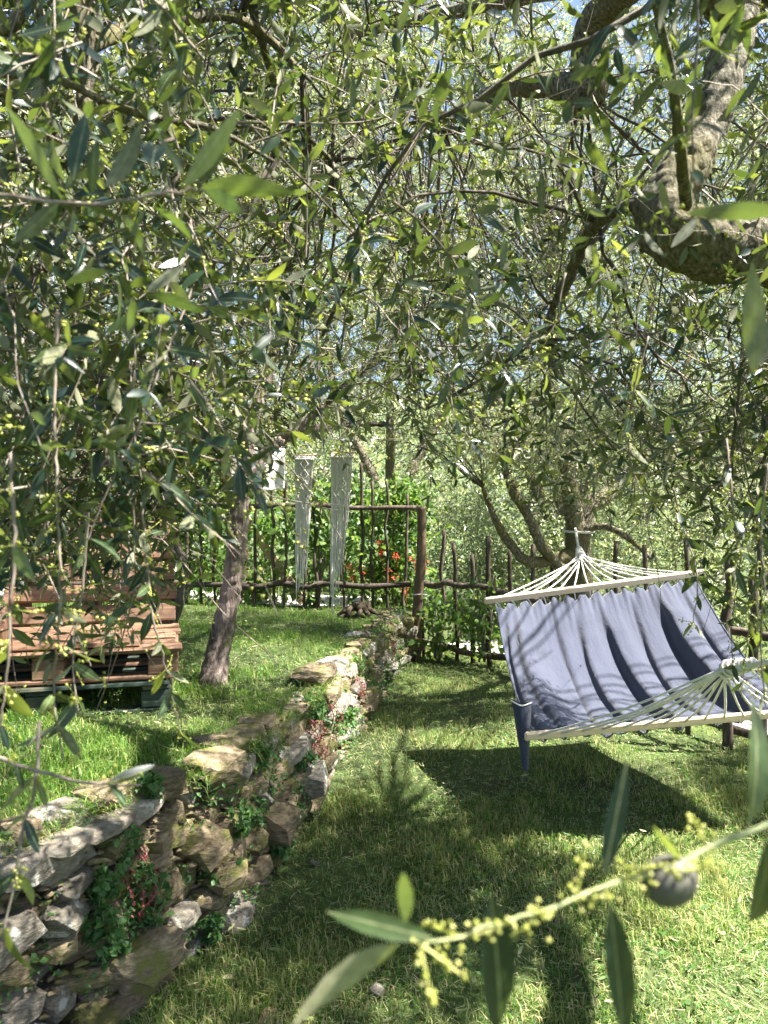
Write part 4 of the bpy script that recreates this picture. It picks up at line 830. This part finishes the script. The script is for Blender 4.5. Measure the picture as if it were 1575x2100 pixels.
TD = np.array((1.60, 6.23, 1.46)); wrap(GF + np.array((0, -0.02, -0.01)), GF + nrm(TD - GF) * 0.16, 0.036, 6)
TN = np.array((1.62, 1.96, 1.36)); wrap(GN + np.array((0, 0.02, 0)), GN + nrm(TN - GN) * 0.17, 0.036, 6)
for gpt, te in ((GF, TD), (GN, TN)):
    g = Geo(); tube(g, (gpt + nrm(te - gpt) * 0.1, (gpt + te) / 2 + np.array((0, 0, -0.015)), te), 0.011, 7, 8); g.obj('anchor_rope', M['rope'], ham, True)
for c, r_, sp in (((1.655, 6.34, 1.46), 0.125, 'far'), ((1.60, 1.86, 1.38), 0.145, 'near')):
    for k in range(1 if sp == 'far' else 3):
        a = np.linspace(0, 2 * np.pi, 26); g = Geo(); tube(g, [(c[0] + r_ * math.cos(q), c[1] + r_ * math.sin(q), c[2] + 0.024 * k - 0.02 + 0.01 * math.sin(q)) for q in a], 0.011, 6, 26, cap=False); g.obj('rope_wrap', M['rope'], ham, True)
# storage pocket dangling from the left edge
p0 = at(1056, 1445, 3.72); p1 = at(1100, 1452, 3.62); tip = at(1078, 1580, 3.66)
g = Geo(); rings = []
for t in np.linspace(0, 1, 9):
    wdt = 0.062 * (1 - 0.72 * t) ; c = p0 * (1 - t) + tip * t + np.array((0.035 * (1 - t), 0, 0.004 * math.sin(9 * t))); th = 0.02 * (1 - 0.6 * t)
    rings.append([c + np.array((-wdt * 0.85, 0.0, 0.03 * (1 - t))), c + np.array((0, -th, 0)), c + np.array((wdt * 0.8, 0.0, 0.02 * (1 - t))), c + np.array((0.01, th, 0))])
V = np.array(rings).reshape(-1, 3); i = (np.arange(8)[:, None] * 4); j = np.arange(4)[None]; F4 = np.stack((i + j, i + (j + 1) % 4, i + 4 + (j + 1) % 4, i + 4 + j), -1).reshape(-1, 4)
g.add(V, None, F4); g.obj('pocket', M['fabric'], ham, True)
g = Geo(); tube(g, [Pm[46, 1] + np.array((0, 0, -0.01)), p0 + np.array((-0.015, 0, 0.03))], 0.004, 4, 4); tube(g, [p0 + np.array((-0.02, -0.0, 0.02)), p0 + np.array((0.03, -0.02, -0.0)), p0 + np.array((0.085, 0, 0.01))], 0.0045, 5, 8); g.obj('pocket_hem', M['rope'], ham, True)

# ------------------------------------------------------------------ macrame hangings
def macrame(label, x0, w_, Y, ztop, zbot, skew, seed, hang):
    r = np.random.default_rng(seed)
    root = empty('macrame_hanging', (x0, Y, zbot), label, 'macrame', 'macrame hangings in front of the fence')
    g = Geo(); tube(g, ((x0 - w_ * 0.62, Y, ztop), (x0, Y, ztop + 0.004), (x0 + w_ * 0.62, Y, ztop + 0.012)), 0.009, 7, 6, 0.05); g.obj('dowel', M['bare_plank'], root, True)
    g = Geo(); tube(g, ((x0 - w_ * 0.5, Y, ztop), (x0 + 0.01, Y, ztop + 0.13), hang), 0.003, 4, 8); tube(g, ((x0 + w_ * 0.5, Y, ztop), (x0 + 0.01, Y, ztop + 0.13)), 0.003, 4, 4); g.obj('hanging_cord', M['cord'], root, True)
    n = 30
    for k in range(n):
        t = (k + 0.5) / n - 0.5; front = k % 2
        ln = (ztop - zbot) * (1.0 - 0.33 * (t + 0.5) ** 1.2 if skew < 0 else 0.62 + 0.38 * (0.5 - t)) * r.uniform(0.72, 1.0)
        m = 12; s = np.linspace(0, 1, m); drift = skew * 0.045 * s ** 1.5
        x = x0 + t * w_ * (1 - 0.42 * s) + drift + 0.012 * np.sin(2.1 * k) * s + 0.006 * np.sin(7 * s + k) * s; y = Y - 0.006 * front + 0.01 * np.sin(5 * s + k * 1.3) * s; zz = ztop - ln * s
        g = Geo(); tube(g, np.column_stack((x, y, zz)), 0.0042, 5, 18); g.obj('strand', M['cord'], root, True)
    # knotted panel with a column of diamonds
    for k in range(4):
        zc = ztop - 0.07 - 0.095 * k; h = 0.045; wd = w_ * 0.2
        g = Geo(); tube(g, [(x0, Y - 0.016, zc + h), (x0 + wd, Y - 0.018, zc), (x0, Y - 0.016, zc - h), (x0 - wd, Y - 0.018, zc), (x0, Y - 0.016, zc + h)], 0.0062, 6, 5, cap=False); g.obj('diamond_knot', M['cord'], root, True)
    for k in range(6):
        g = Geo(); zz = ztop - 0.03 - 0.004 * k if k < 2 else ztop - 0.40 - 0.02 * k
        if k < 2: tube(g, ((x0 - w_ * 0.5, Y - 0.014, zz), (x0 + w_ * 0.5, Y - 0.014, zz + 0.002)), 0.006, 6, 6)
        else: tube(g, ((x0 + w_ * (0.42 - 0.1 * (k - 2)), Y - 0.014, zz + 0.12), (x0, Y - 0.016, zz - 0.03), (x0 - w_ * (0.42 - 0.1 * (k - 2)), Y - 0.014, zz + 0.12)), 0.0048, 5, 7)
        g.obj('knot_row', M['cord'], root, True)
hp = at(705, 872, 6.55)
macrame('white macrame hanging with a column of knotted diamonds, in full view beside the poles', at(701, 930, 6.5)[0], 0.20, 6.5, at(701, 930, 6.5)[2], at(690, 1268, 6.5)[2], -0.9, 1, at(705, 868, 6.5))
macrame('white macrame hanging half hidden by leaves, nearer the olive trunk', at(624, 945, 6.6)[0], 0.175, 6.6, at(624, 935, 6.6)[2], at(612, 1262, 6.6)[2], -0.5, 2, at(640, 878, 5.7))

# white printed cloth pegged to the fence poles
c0 = at(515, 915, 8.2); X, Zc = np.meshgrid(np.linspace(0, 0.36, 26), np.linspace(0, 0.47, 26))
Yc = 8.24 + 0.03 * np.sin(X * 22 + Zc * 5) + 0.02 * np.sin(Zc * 14 + X * 9); V = (c0[0] + X + 0.02 * Zc, Yc - Zc * 0.1, c0[2] - Zc - 0.02 * np.sin(X * 8.7))
o = obj('hanging_cloth', grid_mesh('hanging_cloth', *V), M['white_cloth'], label='white cloth with faint pink print hung on the fence poles', cat='cloth')
sm = o.modifiers.new('thick', 'SOLIDIFY'); sm.thickness = 0.004

# ------------------------------------------------------------------ garden plants beyond the fence
def shrub(name, label, c, rx, ry, h, n, leaf, rng, mat='green', cat='shrub', group=None, stems=7, tmpl=None, zf=0.0):
    c = np.array(c, float); root = empty(name, c, label, cat, group)
    g = Geo()
    for k in range(stems):
        a = rng.random() * 6.28; q = rng.random() * 0.8; tube(g, (c + np.array((0.05 * math.cos(a), 0.05 * math.sin(a), -0.05)), c + np.array((0.5 * rx * q * math.cos(a), 0.5 * ry * q * math.sin(a), h * 0.45)), c + np.array((rx * q * math.cos(a), ry * q * math.sin(a), h * rng.uniform(0.6, 0.95)))), (0.012, 0.008, 0.003), 5, 8, 0, 0.01)
    g.obj('stems', M['twig'], root, True)
    nc = max(8, n // 60); cc = np.column_stack((rng.normal(0, 0.42, nc) * rx, rng.normal(0, 0.42, nc) * ry, (0.1 + 0.85 * rng.random(nc)) * h)); cc[:, :2] *= (1.15 - 0.5 * cc[:, 2:] / h)
    P = c + cc[rng.integers(nc, size=n)] + rng.normal(0, 1, (n, 3)) * np.array((0.16, 0.16, 0.12)) * min(1.0, h)
    P[:, 2] = np.maximum(P[:, 2], c[2] + 0.02)
    D = nrm(rng.normal(0, 1, (n, 3)) + np.array((0, -0.2, -0.2))); U = nrm(rng.normal(0, 0.5, (n, 3)) + np.array((0.25, -0.35, 0.8)))
    g = Geo(); leaves_geo(g, P, D, U, leaf * rng.uniform(0.6, 1.25, n), tmpl or BR_HI, rng); g.obj('foliage', M[mat], root, True, kind='stuff'); return root
rS = np.random.default_rng(101)
SH = [(-3.6, 9.0, 0.45, 0.8, 0.5, 1.7, 2200, 'bright green bush behind the pallet seat, beyond the fence'), (-2.4, 8.85, 0.45, 0.7, 0.4, 1.9, 2200, 'bright green bush beyond the fence behind the slim olive trunk'),
      (-1.35, 8.95, 0.44, 0.5, 0.35, 1.35, 900, 'leafy bush beyond the fence behind the leaning plank'), (-0.6, 10.6, 0.42, 0.8, 0.4, 1.7, 1500, 'leafy bush on the far side of the gravel path behind the macrame hangings'),
      (0.15, 9.0, 0.42, 0.42, 0.35, 1.5, 1800, 'green bush growing through the red geraniums'), (1.5, 9.9, 0.0, 0.6, 0.4, 1.5, 1200, 'grey green bush beyond the lower path next to the tall post'),
      (-5.2, 9.4, 0.45, 0.9, 0.6, 2.2, 2200, 'large green bush at the far left beyond the fence'), (3.1, 7.6, 0.0, 0.7, 0.6, 1.9, 2200, 'light green bush behind the spreading limbs of the hammock tree'), (4.6, 7.2, 0.0, 0.9, 0.7, 2.2, 2200, 'light green bush at the right edge behind the hammock'),
      (2.1, 9.3, 0.0, 0.7, 0.5, 1.6, 1900, 'green bush beyond the lower path, left of the hammock knot'), (1.3, 11.0, 0.0, 0.9, 0.6, 1.9, 1800, 'far green bush between the grove trunks'), (-2.9, 12.6, 0.4, 1.3, 0.8, 2.4, 2200, 'far green bush under the grove behind the seat'), (0.9, 13.5, 0.3, 1.4, 0.8, 2.4, 2200, 'far green bush under the grove in the middle'),
      (4.0, 13.0, 0.0, 1.5, 0.8, 2.6, 2200, 'far green bush under the grove behind the hammock'), (-6.0, 13.0, 0.4, 1.5, 0.8, 2.8, 2200, 'far green bush under the grove at the left'), (7.2, 9.5, 0.0, 1.2, 0.8, 2.6, 2200, 'far green bush under the grove at the right')]
GREY = leaf_template(False, 0.15, 0.2, 0.2)
for i, (x, y, z_, rx, ry, h, n, lb) in enumerate(SH):
    gy_ = i in (5, 7, 8, 9, 10, 12, 13, 15)
    shrub('garden_bush', lb, (x, y, z_), rx, ry, h, n * 2 if gy_ else int(n * 0.8), 0.07 if gy_ else 0.085, rS, 'olive_sunlit' if gy_ else 'green', group='bushes beyond the fence', tmpl=GREY if gy_ else None)
shrub('climbing_vine', 'leafy vine climbing the lower fence run', (1.0, 7.74, 0.1), 0.3, 0.12, 0.95, 330, 0.075, rS, cat='vine', stems=5)
shrub('climbing_vine', 'leafy vine growing at the foot of the tall brown post', (0.58, 7.95, 0.0), 0.16, 0.12, 0.8, 220, 0.07, rS, cat='vine', stems=4)
shrub('climbing_vine', 'vine with large light leaves climbing the terrace fence near the macrame', (-0.75, 8.45, 0.46), 0.75, 0.08, 1.5, 520, 0.1, rS, cat='vine', stems=6)
ger = shrub('geranium_plant', 'geranium with scarlet flower heads seen through the fence beside the post', (0.1, 8.75, 0.44), 0.5, 0.2, 0.8, 900, 0.07, rS, cat='flower')
g0 = np.array(ger.location)
for px, py in ((778, 1115), (781, 1131), (812, 1140), (848, 1147), (870, 1150), (869, 1169), (715, 1163), (744, 1171), (795, 1173), (811, 1186), (831, 1210), (722, 1178)):
    p = at(px, py, 8.42 if px < 845 else 8.5); g = Geo(); n = 18; P = p + rS.normal(0, 0.016, (n, 3)); leaves_geo(g, P, nrm(P - p + rS.normal(0, 0.006, (n, 3))), nrm(rS.normal(0, 0.5, (n, 3)) + np.array((0.2, -0.6, 0.6))), rS.uniform(0.02, 0.032, n), BR_LO, rS)
    tube(g, (p, p + np.array((0.02, 0.1, -0.18))), 0.003, 3, 3); g.obj('flower_head', M['flower'], ger)

# rooty stump by the wall end
sp = onz(735, 1262, 0.52); sp[1] = min(sp[1], 7.9)
g = Geo()
for k in range(8):
    a = k * 0.8; q = 0.7 + 0.5 * RNG.random(); tube(g, (sp + np.array((0.0, 0, 0.10)), sp + np.array((0.10 * math.cos(a) * q, 0.08 * math.sin(a), 0.07)), sp + np.array((0.26 * math.cos(a) * q, 0.14 * math.sin(a), -0.04))), (0.05, 0.035, 0.014), 9, 14, 0.0, 0.012, disp=0.02)
g.obj('root_stump', M['soil'], None, True, label='low dark gnarled root stump at the wall end by the fence', cat='stump')

# ------------------------------------------------------------------ plants in and on the wall
rP = np.random.default_rng(111)
def tuft(name, label, cat, p, n, leaf, hgt, rng, mat='weed', trail=0.0, tm=None, group=None, drop=(0.09, 0, 0)):
    """several thin stems with leaves; trail > 0 hangs down over the stones"""
    p = np.array(p, float); root = empty(name, p, label, cat, group); gs = Geo(); LP, LD, LU, LS = [], [], [], []
    for k in range(n):
        a = rng.random() * 6.28; L = hgt * rng.uniform(0.6, 1.15)
        e = p + (np.array((math.cos(a) * 0.5, math.sin(a) * 0.5, 0.9)) * L if not trail else np.array((0.03 + 0.05 * rng.random(), rng.normal(0, 0.035), -L * trail)))
        m_ = (p + e) / 2 + rng.normal(0, 0.02, 3) + (np.array((0.045, 0, 0.01)) if trail else 0)
        S = tube(gs, (p + rng.normal(0, 0.012, 3), m_, e), (0.0018, 0.0014, 0.0009), 4, 9)
        for q in range(1, 9):
            for w_ in range(2 if not trail else 4):
                LP.append(S[q]); LD.append(rng.normal(0, 1, 3) + np.array((0.2, -0.2, 0.1 if not trail else -0.3))); LU.append(np.array((0.3, -0.2, 0.8)) + rng.normal(0, 0.4, 3)); LS.append(leaf * rng.uniform(0.6, 1.2))
    gs.obj('stems', M['stem'] if mat != 'red_leaf' else M['red_leaf'], root, True)
    g = Geo(); leaves_geo(g, np.array(LP), np.array(LD), nrm(np.array(LU)), np.array(LS), tm or BR_HI, rng); g.obj('foliage', M[mat], root, True, kind='stuff'); return root
def on_wall(px, py, zz):
    p = onz(px, py, zz); p[0] = wall_x(p[1]) + 0.045 - (0.07 + 0.09 * max(0.0, min(1.0, (3.3 - p[1]) / 0.8))) * zz / 0.6; return p
RED = [(592, 1475, 0.5, 'red trailing sedum hanging below the block with the sawn look near the wall middle', 5, 0.14), (610, 1490, 0.48, 'thin red trailing sedum on the wall beside the larger red one', 3, 0.12), (690, 1440, 0.48, 'dark red trailing sedum on the far part of the wall', 4, 0.17), (740, 1385, 0.46, 'pinkish trailing sedum near the far end of the wall', 4, 0.14),
       (775, 1310, 0.44, 'brownish red sedum hanging at the far corner of the wall', 4, 0.18), (200, 1735, 0.46, 'long red trailing sedum hanging on the nearest part of the wall', 6, 0.20), (180, 1790, 0.4, 'short pale red sedum beside the long one on the nearest wall part', 4, 0.14), (672, 1530, 0.36, 'small red sedum low on the wall near the middle', 3, 0.11)]
for px, py, zz, lb, n, h in RED: tuft('red_sedum', lb, 'plant', on_wall(px, py, zz), n, 0.011, h, rP, 'red_leaf', trail=1.0, group='red sedums on the wall')
WEED = [(655, 1580, 0.3, 0.032, 0.10, 'bright green leafy weed on the wall below the red sedums'), (675, 1480, 0.46, 0.03, 0.12, 'green weed growing high between the red sedums'), (520, 1565, 0.50, 0.03, 0.08, 'small weed below the sawn looking block'), (545, 1690, 0.3, 0.024, 0.10, 'weed clump in a low gap at the wall middle'), (500, 1710, 0.3, 0.028, 0.12, 'weed left of the low grey blocks'),
        (300, 1640, 0.58, 0.03, 0.10, 'weed on the rim of the wall above the mossy stones'), (400, 1900, 0.2, 0.03, 0.14, 'upright weed above the largest grey block'), (330, 1930, 0.25, 0.034, 0.12, 'broad weed on top of the largest grey block'), (100, 1830, 0.36, 0.03, 0.12, 'clover like weed on the nearest wall part'), (60, 1860, 0.34, 0.03, 0.12, 'shaded weed at the left edge of the wall'),
        (250, 1850, 0.3, 0.026, 0.16, 'wiry weed with thin stems on the nearest wall part'), (180, 1930, 0.22, 0.022, 0.12, 'small weed below the long red sedum'), (440, 1835, 0.14, 0.03, 0.12, 'weed in front of the round mossy stones'), (610, 1760, 0.06, 0.026, 0.10, 'weed at the foot of the wall in the middle'), (300, 1760, 0.44, 0.026, 0.12, 'weed hanging in the shade under the wall rim'), (90, 2000, 0.12, 0.026, 0.12, 'weed low at the left edge of the wall'), (730, 1480, 0.2, 0.026, 0.10, 'weed at the foot of the far wall part'), (480, 1920, 0.03, 0.028, 0.10, 'weed in the grass by the largest grey block'), (780, 1400, 0.1, 0.03, 0.14, 'weed in the shade below the far wall corner')]
for px, py, zz, lf, h, lb in WEED: tuft('weed', lb, 'weed', on_wall(px, py, zz), 9, lf, h, rP, 'weed', group='weeds growing on the wall')

# creeping cover in the wall gaps, dry grass hanging over the rim
n = 16000; yy = rP.uniform(1.85, 8.0, n); zz = 0.02 + 0.58 * rP.random(n); kk = (np.sin(5.1 * yy + 9 * zz) + np.sin(11.3 * yy - 14 * zz + 1) + 0.6 * np.sin(23 * yy + 31 * zz)) > 0.35; yy, zz = yy[kk], zz[kk]; n = len(yy)
P = np.column_stack((wall_x(yy) + 0.03 + rP.normal(0, 0.025, n) - (0.07 + 0.09 * np.clip((3.3 - yy) / 0.8, 0, 1)) * zz / 0.6, yy, zz)); g = Geo()
leaves_geo(g, P, nrm(rP.normal(0, 1, (n, 3)) + np.array((0.3, -0.2, 0))), nrm(rP.normal(0, 0.5, (n, 3)) + np.array((0.6, -0.3, 0.6))), rP.uniform(0.009, 0.028, n), BR_LO, rP)
g.obj('creeping_weeds', M['weed'], None, label='small creeping weeds covering the gaps of the stone wall', cat='weeds', kind='stuff')
n = 11000; yy = rP.uniform(1.85, 8.1, n); kk = np.sin(6.3 * yy) + np.sin(15.1 * yy + 2) > -0.6; yy = yy[kk]; n = len(yy); xr = wall_x(yy) - 0.09 - 0.10 * np.clip((3.3 - yy) / 0.8, 0, 1) + rP.normal(0, 0.045, n)
P = np.column_stack((xr, yy, top_z(xr - 0.05, yy) - 0.01)); d = nrm(np.column_stack((0.6 + rP.normal(0, 0.5, n), rP.normal(0, 0.6, n), 0.35 + rP.normal(0, 0.3, n)))); L = rP.uniform(0.03, 0.11, n)[:, None]; s_ = nrm(np.cross(d, (0, 0, 1.0))) * 0.0016
mid = P + d * L * 0.55; tip = P + d * L * 0.95 + np.array((0, 0, -0.45)) * L; V = np.stack((P - s_, P + s_, mid + s_ * 0.8, mid - s_ * 0.8, tip), 1).reshape(-1, 3); b = np.arange(n)[:, None] * 5
g = Geo(); g.add(V, np.vstack((b + np.array((0, 1, 2)), b + np.array((0, 2, 3)), b + np.array((3, 2, 4)))), None, np.repeat(0.35 + 0.64 * rP.random(n), 5))
g.obj('rim_grass', M['grass'], None, label='dry grass hanging over the rim of the stone wall', cat='grass', kind='stuff')
# ------------------------------------------------------------------ grass, clippings, fallen leaves, gravel
rG = np.random.default_rng(121)
def blades(P, H, W, rng, lean=0.5, three=True):
    n = len(P); a = rng.random(n) * 6.283; d = np.column_stack((np.cos(a), np.sin(a), np.zeros(n))); s = np.column_stack((-d[:, 1], d[:, 0], np.zeros(n)))
    ln = (lean * (0.3 + rng.random(n)))[:, None]; H = H[:, None]; W = W[:, None]; up = np.array((0, 0, 1.0))
    if three:
        m = P + d * ln * H * 0.35 + up * H * 0.62; t = P + d * ln * H * 1.05 + up * H * (1 - 0.35 * ln)
        V = np.stack((P - s * W, P + s * W, m + s * W * 0.8, m - s * W * 0.8, t), 1).reshape(-1, 3); b = np.arange(n)[:, None] * 5
        return V, np.vstack((b + np.array((0, 1, 2)), b + np.array((0, 2, 3)), b + np.array((3, 2, 4)))), 5
    t = P + d * ln * H + up * H; V = np.stack((P - s * W, P + s * W, t), 1).reshape(-1, 3); b = np.arange(n)[:, None] * 3
    return V, b + np.array((0, 1, 2)), 3
def patchy(x, y): return np.clip(0.5 + 0.22 * np.sin(2.3 * x + 3.7 * y) + 0.22 * np.sin(6.1 * x - 4.3 * y + 1.7) + 0.22 * np.sin(13.7 * x + 5 * np.sin(3 * y)) * np.sin(11.3 * y + 4 * np.sin(4 * x)), 0, 1)
def fan(n, y0, y1, rng, pw=1.0):
    """points inside a wedge a little wider than the view"""
    y = y0 + (y1 - y0) * rng.random(n) ** pw; x = (rng.random(n) * 2 - 1) * (0.62 * y + 0.3); return x, y
gL = Geo(); gT = Geo(); gS = Geo()
for n, y0, y1, h0, h1, wd, three in ((140000, 1.9, 4.2, 0.02, 0.065, 0.0017, True), (110000, 4.0, 8.6, 0.022, 0.065, 0.0028, False), (60000, 8.4, 17, 0.03, 0.08, 0.005, False)):
    x, y = fan(n, y0, y1, rG, 0.85); up_ = x < wall_x(y) - 0.12; mid = (~up_) & (x < wall_x(y) + 0.05) & (y < 8.3)
    ok = ~mid
    pu = np.interp(x, *np.array(sorted([(q[0], q[1]) for q in PATH_UP])).T)
    ok &= ~(up_ & (np.abs(y - pu) < 0.42) & (rG.random(n) < 0.9))
    pl = np.interp(y, *np.array(sorted([(q[1], q[0]) for q in PATH_LO])).T); ok &= ~((~up_) & (np.abs(x - pl) < 0.5) & (rG.random(n) < 0.93) & (y < 9.5))
    pt = patchy(x, y); ok &= rG.random(n) < 0.25 + 0.85 * pt
    x, y, up_, pt = x[ok], y[ok], up_[ok], pt[ok]; zz = np.where(up_, top_z(x, y), low_z(x, y)) - 0.004
    if y0 > 8:  # bank beyond the fence
        zz = np.where((~up_) & (x < wall_x(y) + 1.0), low_z(x, y), zz)
    H = (h0 + (h1 - h0) * rG.random(len(x)) ** 1.5) * (0.45 + 1.0 * pt); W = wd * rG.uniform(0.6, 1.4, len(x))
    for m_, gg in ((up_, gT), (~up_, gL)):
        V, F, k = blades(np.column_stack((x, y, zz))[m_], H[m_], W[m_], rG, 0.75, three)
        rv = np.clip(0.38 * rG.random(m_.sum()) + 0.30 * (1 - pt[m_]) + rG.normal(0, 0.16, m_.sum()), 0, 0.999); gg.add(V, F, None, np.repeat(rv, k))
gL.obj('grass', M['grass'], None, label='short mown grass of the lower lawn', cat='grass', kind='stuff')
gT.obj('terrace_grass', M['grass'], None, label='short mown grass on the raised terrace', cat='grass', kind='stuff')
# mown clippings lying on the turf
n = 90000; x, y = fan(n, 1.9, 8.2, rG, 1.1); up_ = x < wall_x(y) - 0.1; ok = rG.random(n) < 0.25 + 0.9 * np.clip(0.5 + 0.5 * np.sin(1.7 * x - 2.9 * y + 0.6) * np.sin(4.1 * x + 1.2 * y), 0, 1); x, y, up_ = x[ok], y[ok], up_[ok]; n = len(x)
P = np.column_stack((x, y, np.where(up_, top_z(x, y), low_z(x, y)) + rG.uniform(0.004, 0.028, n))); a = rG.random(n) * 6.283; d = np.column_stack((np.cos(a), np.sin(a), rG.normal(0, 0.22, n))); L = rG.uniform(0.015, 0.06, n)[:, None]; s = np.column_stack((-np.sin(a), np.cos(a), rG.normal(0, 0.3, n))) * (0.0009 * (1 + 0.25 * y))[:, None]
V = np.stack((P - s, P + s, P + d * L), 1).reshape(-1, 3); b = np.arange(n)[:, None] * 3; gS.add(V, b + np.array((0, 1, 2)), None, np.repeat(rG.random(n), 3))
gS.obj('grass_clippings', M['straw'], None, label='dry grass clippings scattered over lawn and terrace', cat='clippings', kind='stuff')
# small broad weeds and fallen olive leaves in the turf
n = 9000; x, y = fan(n, 1.9, 8.0, rG, 1.0); up_ = x < wall_x(y) - 0.1; k = (rG.random(n) < 0.25 + 0.6 * (np.sin(3 * x + 1) * np.sin(2.2 * y) > 0.1)); x, y, up_ = x[k], y[k], up_[k]; n = len(x)
P = np.column_stack((x, y, np.where(up_, top_z(x, y), low_z(x, y)) + rG.uniform(0.01, 0.035, n))); g = Geo()
leaves_geo(g, P, nrm(rG.normal(0, 1, (n, 3)) * np.array((1, 1, 0.3))), nrm(rG.normal(0, 0.35, (n, 3)) + np.array((0, 0, 1))), rG.uniform(0.010, 0.03, n), BR_LO, rG); g.obj('clover', M['weed'], None, label='small broad leaved ground cover in the turf', cat='clover', kind='stuff')
n = 900; x, y = fan(n, 1.9, 7.5, rG, 1.0); P = np.column_stack((x, y, np.where(x < wall_x(y) - 0.1, top_z(x, y), low_z(x, y)) + 0.03)); g = Geo()
leaves_geo(g, P, nrm(rG.normal(0, 1, (n, 3)) * np.array((1, 1, 0.2))), nrm(rG.normal(0, 0.4, (n, 3)) + np.array((0, 0, rG.choice((-1, 1))))), rG.uniform(0.035, 0.055, n), OL_HI, rG); g.obj('fallen_leaves', M['straw'], None, label='dry fallen olive leaves lying in the grass', cat='leaves', kind='stuff')
# loose gravel on the paths
def pebbles(name, pts, width, zf, n, label):
    P = spline(np.array(pts, float), 200); i = rG.integers(0, 199, n); Tn = nrm(np.gradient(P, axis=0)); S = np.column_stack((-Tn[:, 1], Tn[:, 0]))
    q = P[i] + S[i] * ((rG.random((n, 1)) - 0.5) * width * 1.1); C = np.column_stack((q, zf(q[:, 0], q[:, 1]) + 0.016)); g = Geo()
    V = C[:, None] + OCT_V[None] * (1 + rG.normal(0, 0.25, (n, 6, 3))) * rG.uniform(0.008, 0.022, (n, 1, 1)) * np.array((1, 1, 0.7)); g.add(V.reshape(-1, 3), (OCT_F[None] + (np.arange(n) * 6)[:, None, None]).reshape(-1, 3), None, np.repeat(rG.random(n), 6))
    g.obj(name, M['pebble'], None, label=label, cat='gravel', kind='stuff')
pebbles('gravel', PATH_UP, 0.95, top_z, 5000, 'white pebbles on the path behind the terrace fence')
pebbles('gravel', PATH_LO, 0.9, low_z, 6000, 'white pebbles on the path behind the lower fence')
# stray bits on the lawn
for px, py, dx, dy, s_, nm, mt, lb, ct in ((548, 2088, 0.02, 0.045, 0.014, 'wood_offcut', 'bare_plank', 'pale squared wood offcut lying at the bottom edge of the lawn', 'offcut'),):
    p = onz(px, py, 0.02); o = plank(None, nm, p, (0.3, 1, 0.15), (1, -0.3, 0), (0.07, 0.045, 0.02), mt); tag(o, lb, ct)
for k, (px, py, s_, lb) in enumerate(((645, 1770, 0.03, 'small pale stone on the grass beside the wall foot'), (775, 2030, 0.04, 'greyish pebble at the bottom of the lawn'), (830, 1640, 0.025, 'small light stone in the lit grass'))):
    p = onz(px, py, 0.015); o = bpy.data.objects.new('pebble', STM[3 * k]); COL.objects.link(o); o.location = tuple(p); o.scale = (s_ * 1.3, s_, s_ * 0.6); o.rotation_euler = (0, 0.1, k); tag(o, lb, 'stone')
g = Geo(); tube(g, (onz(395, 2110, 0.03), onz(430, 2085, 0.035), onz(465, 2068, 0.03)), (0.004, 0.0035, 0.002), 5, 8, 0.05, 0.001); g.obj('dry_stick', M['twig'], None, True, label='thin dry stick in the grass at the wall foot', cat='stick')
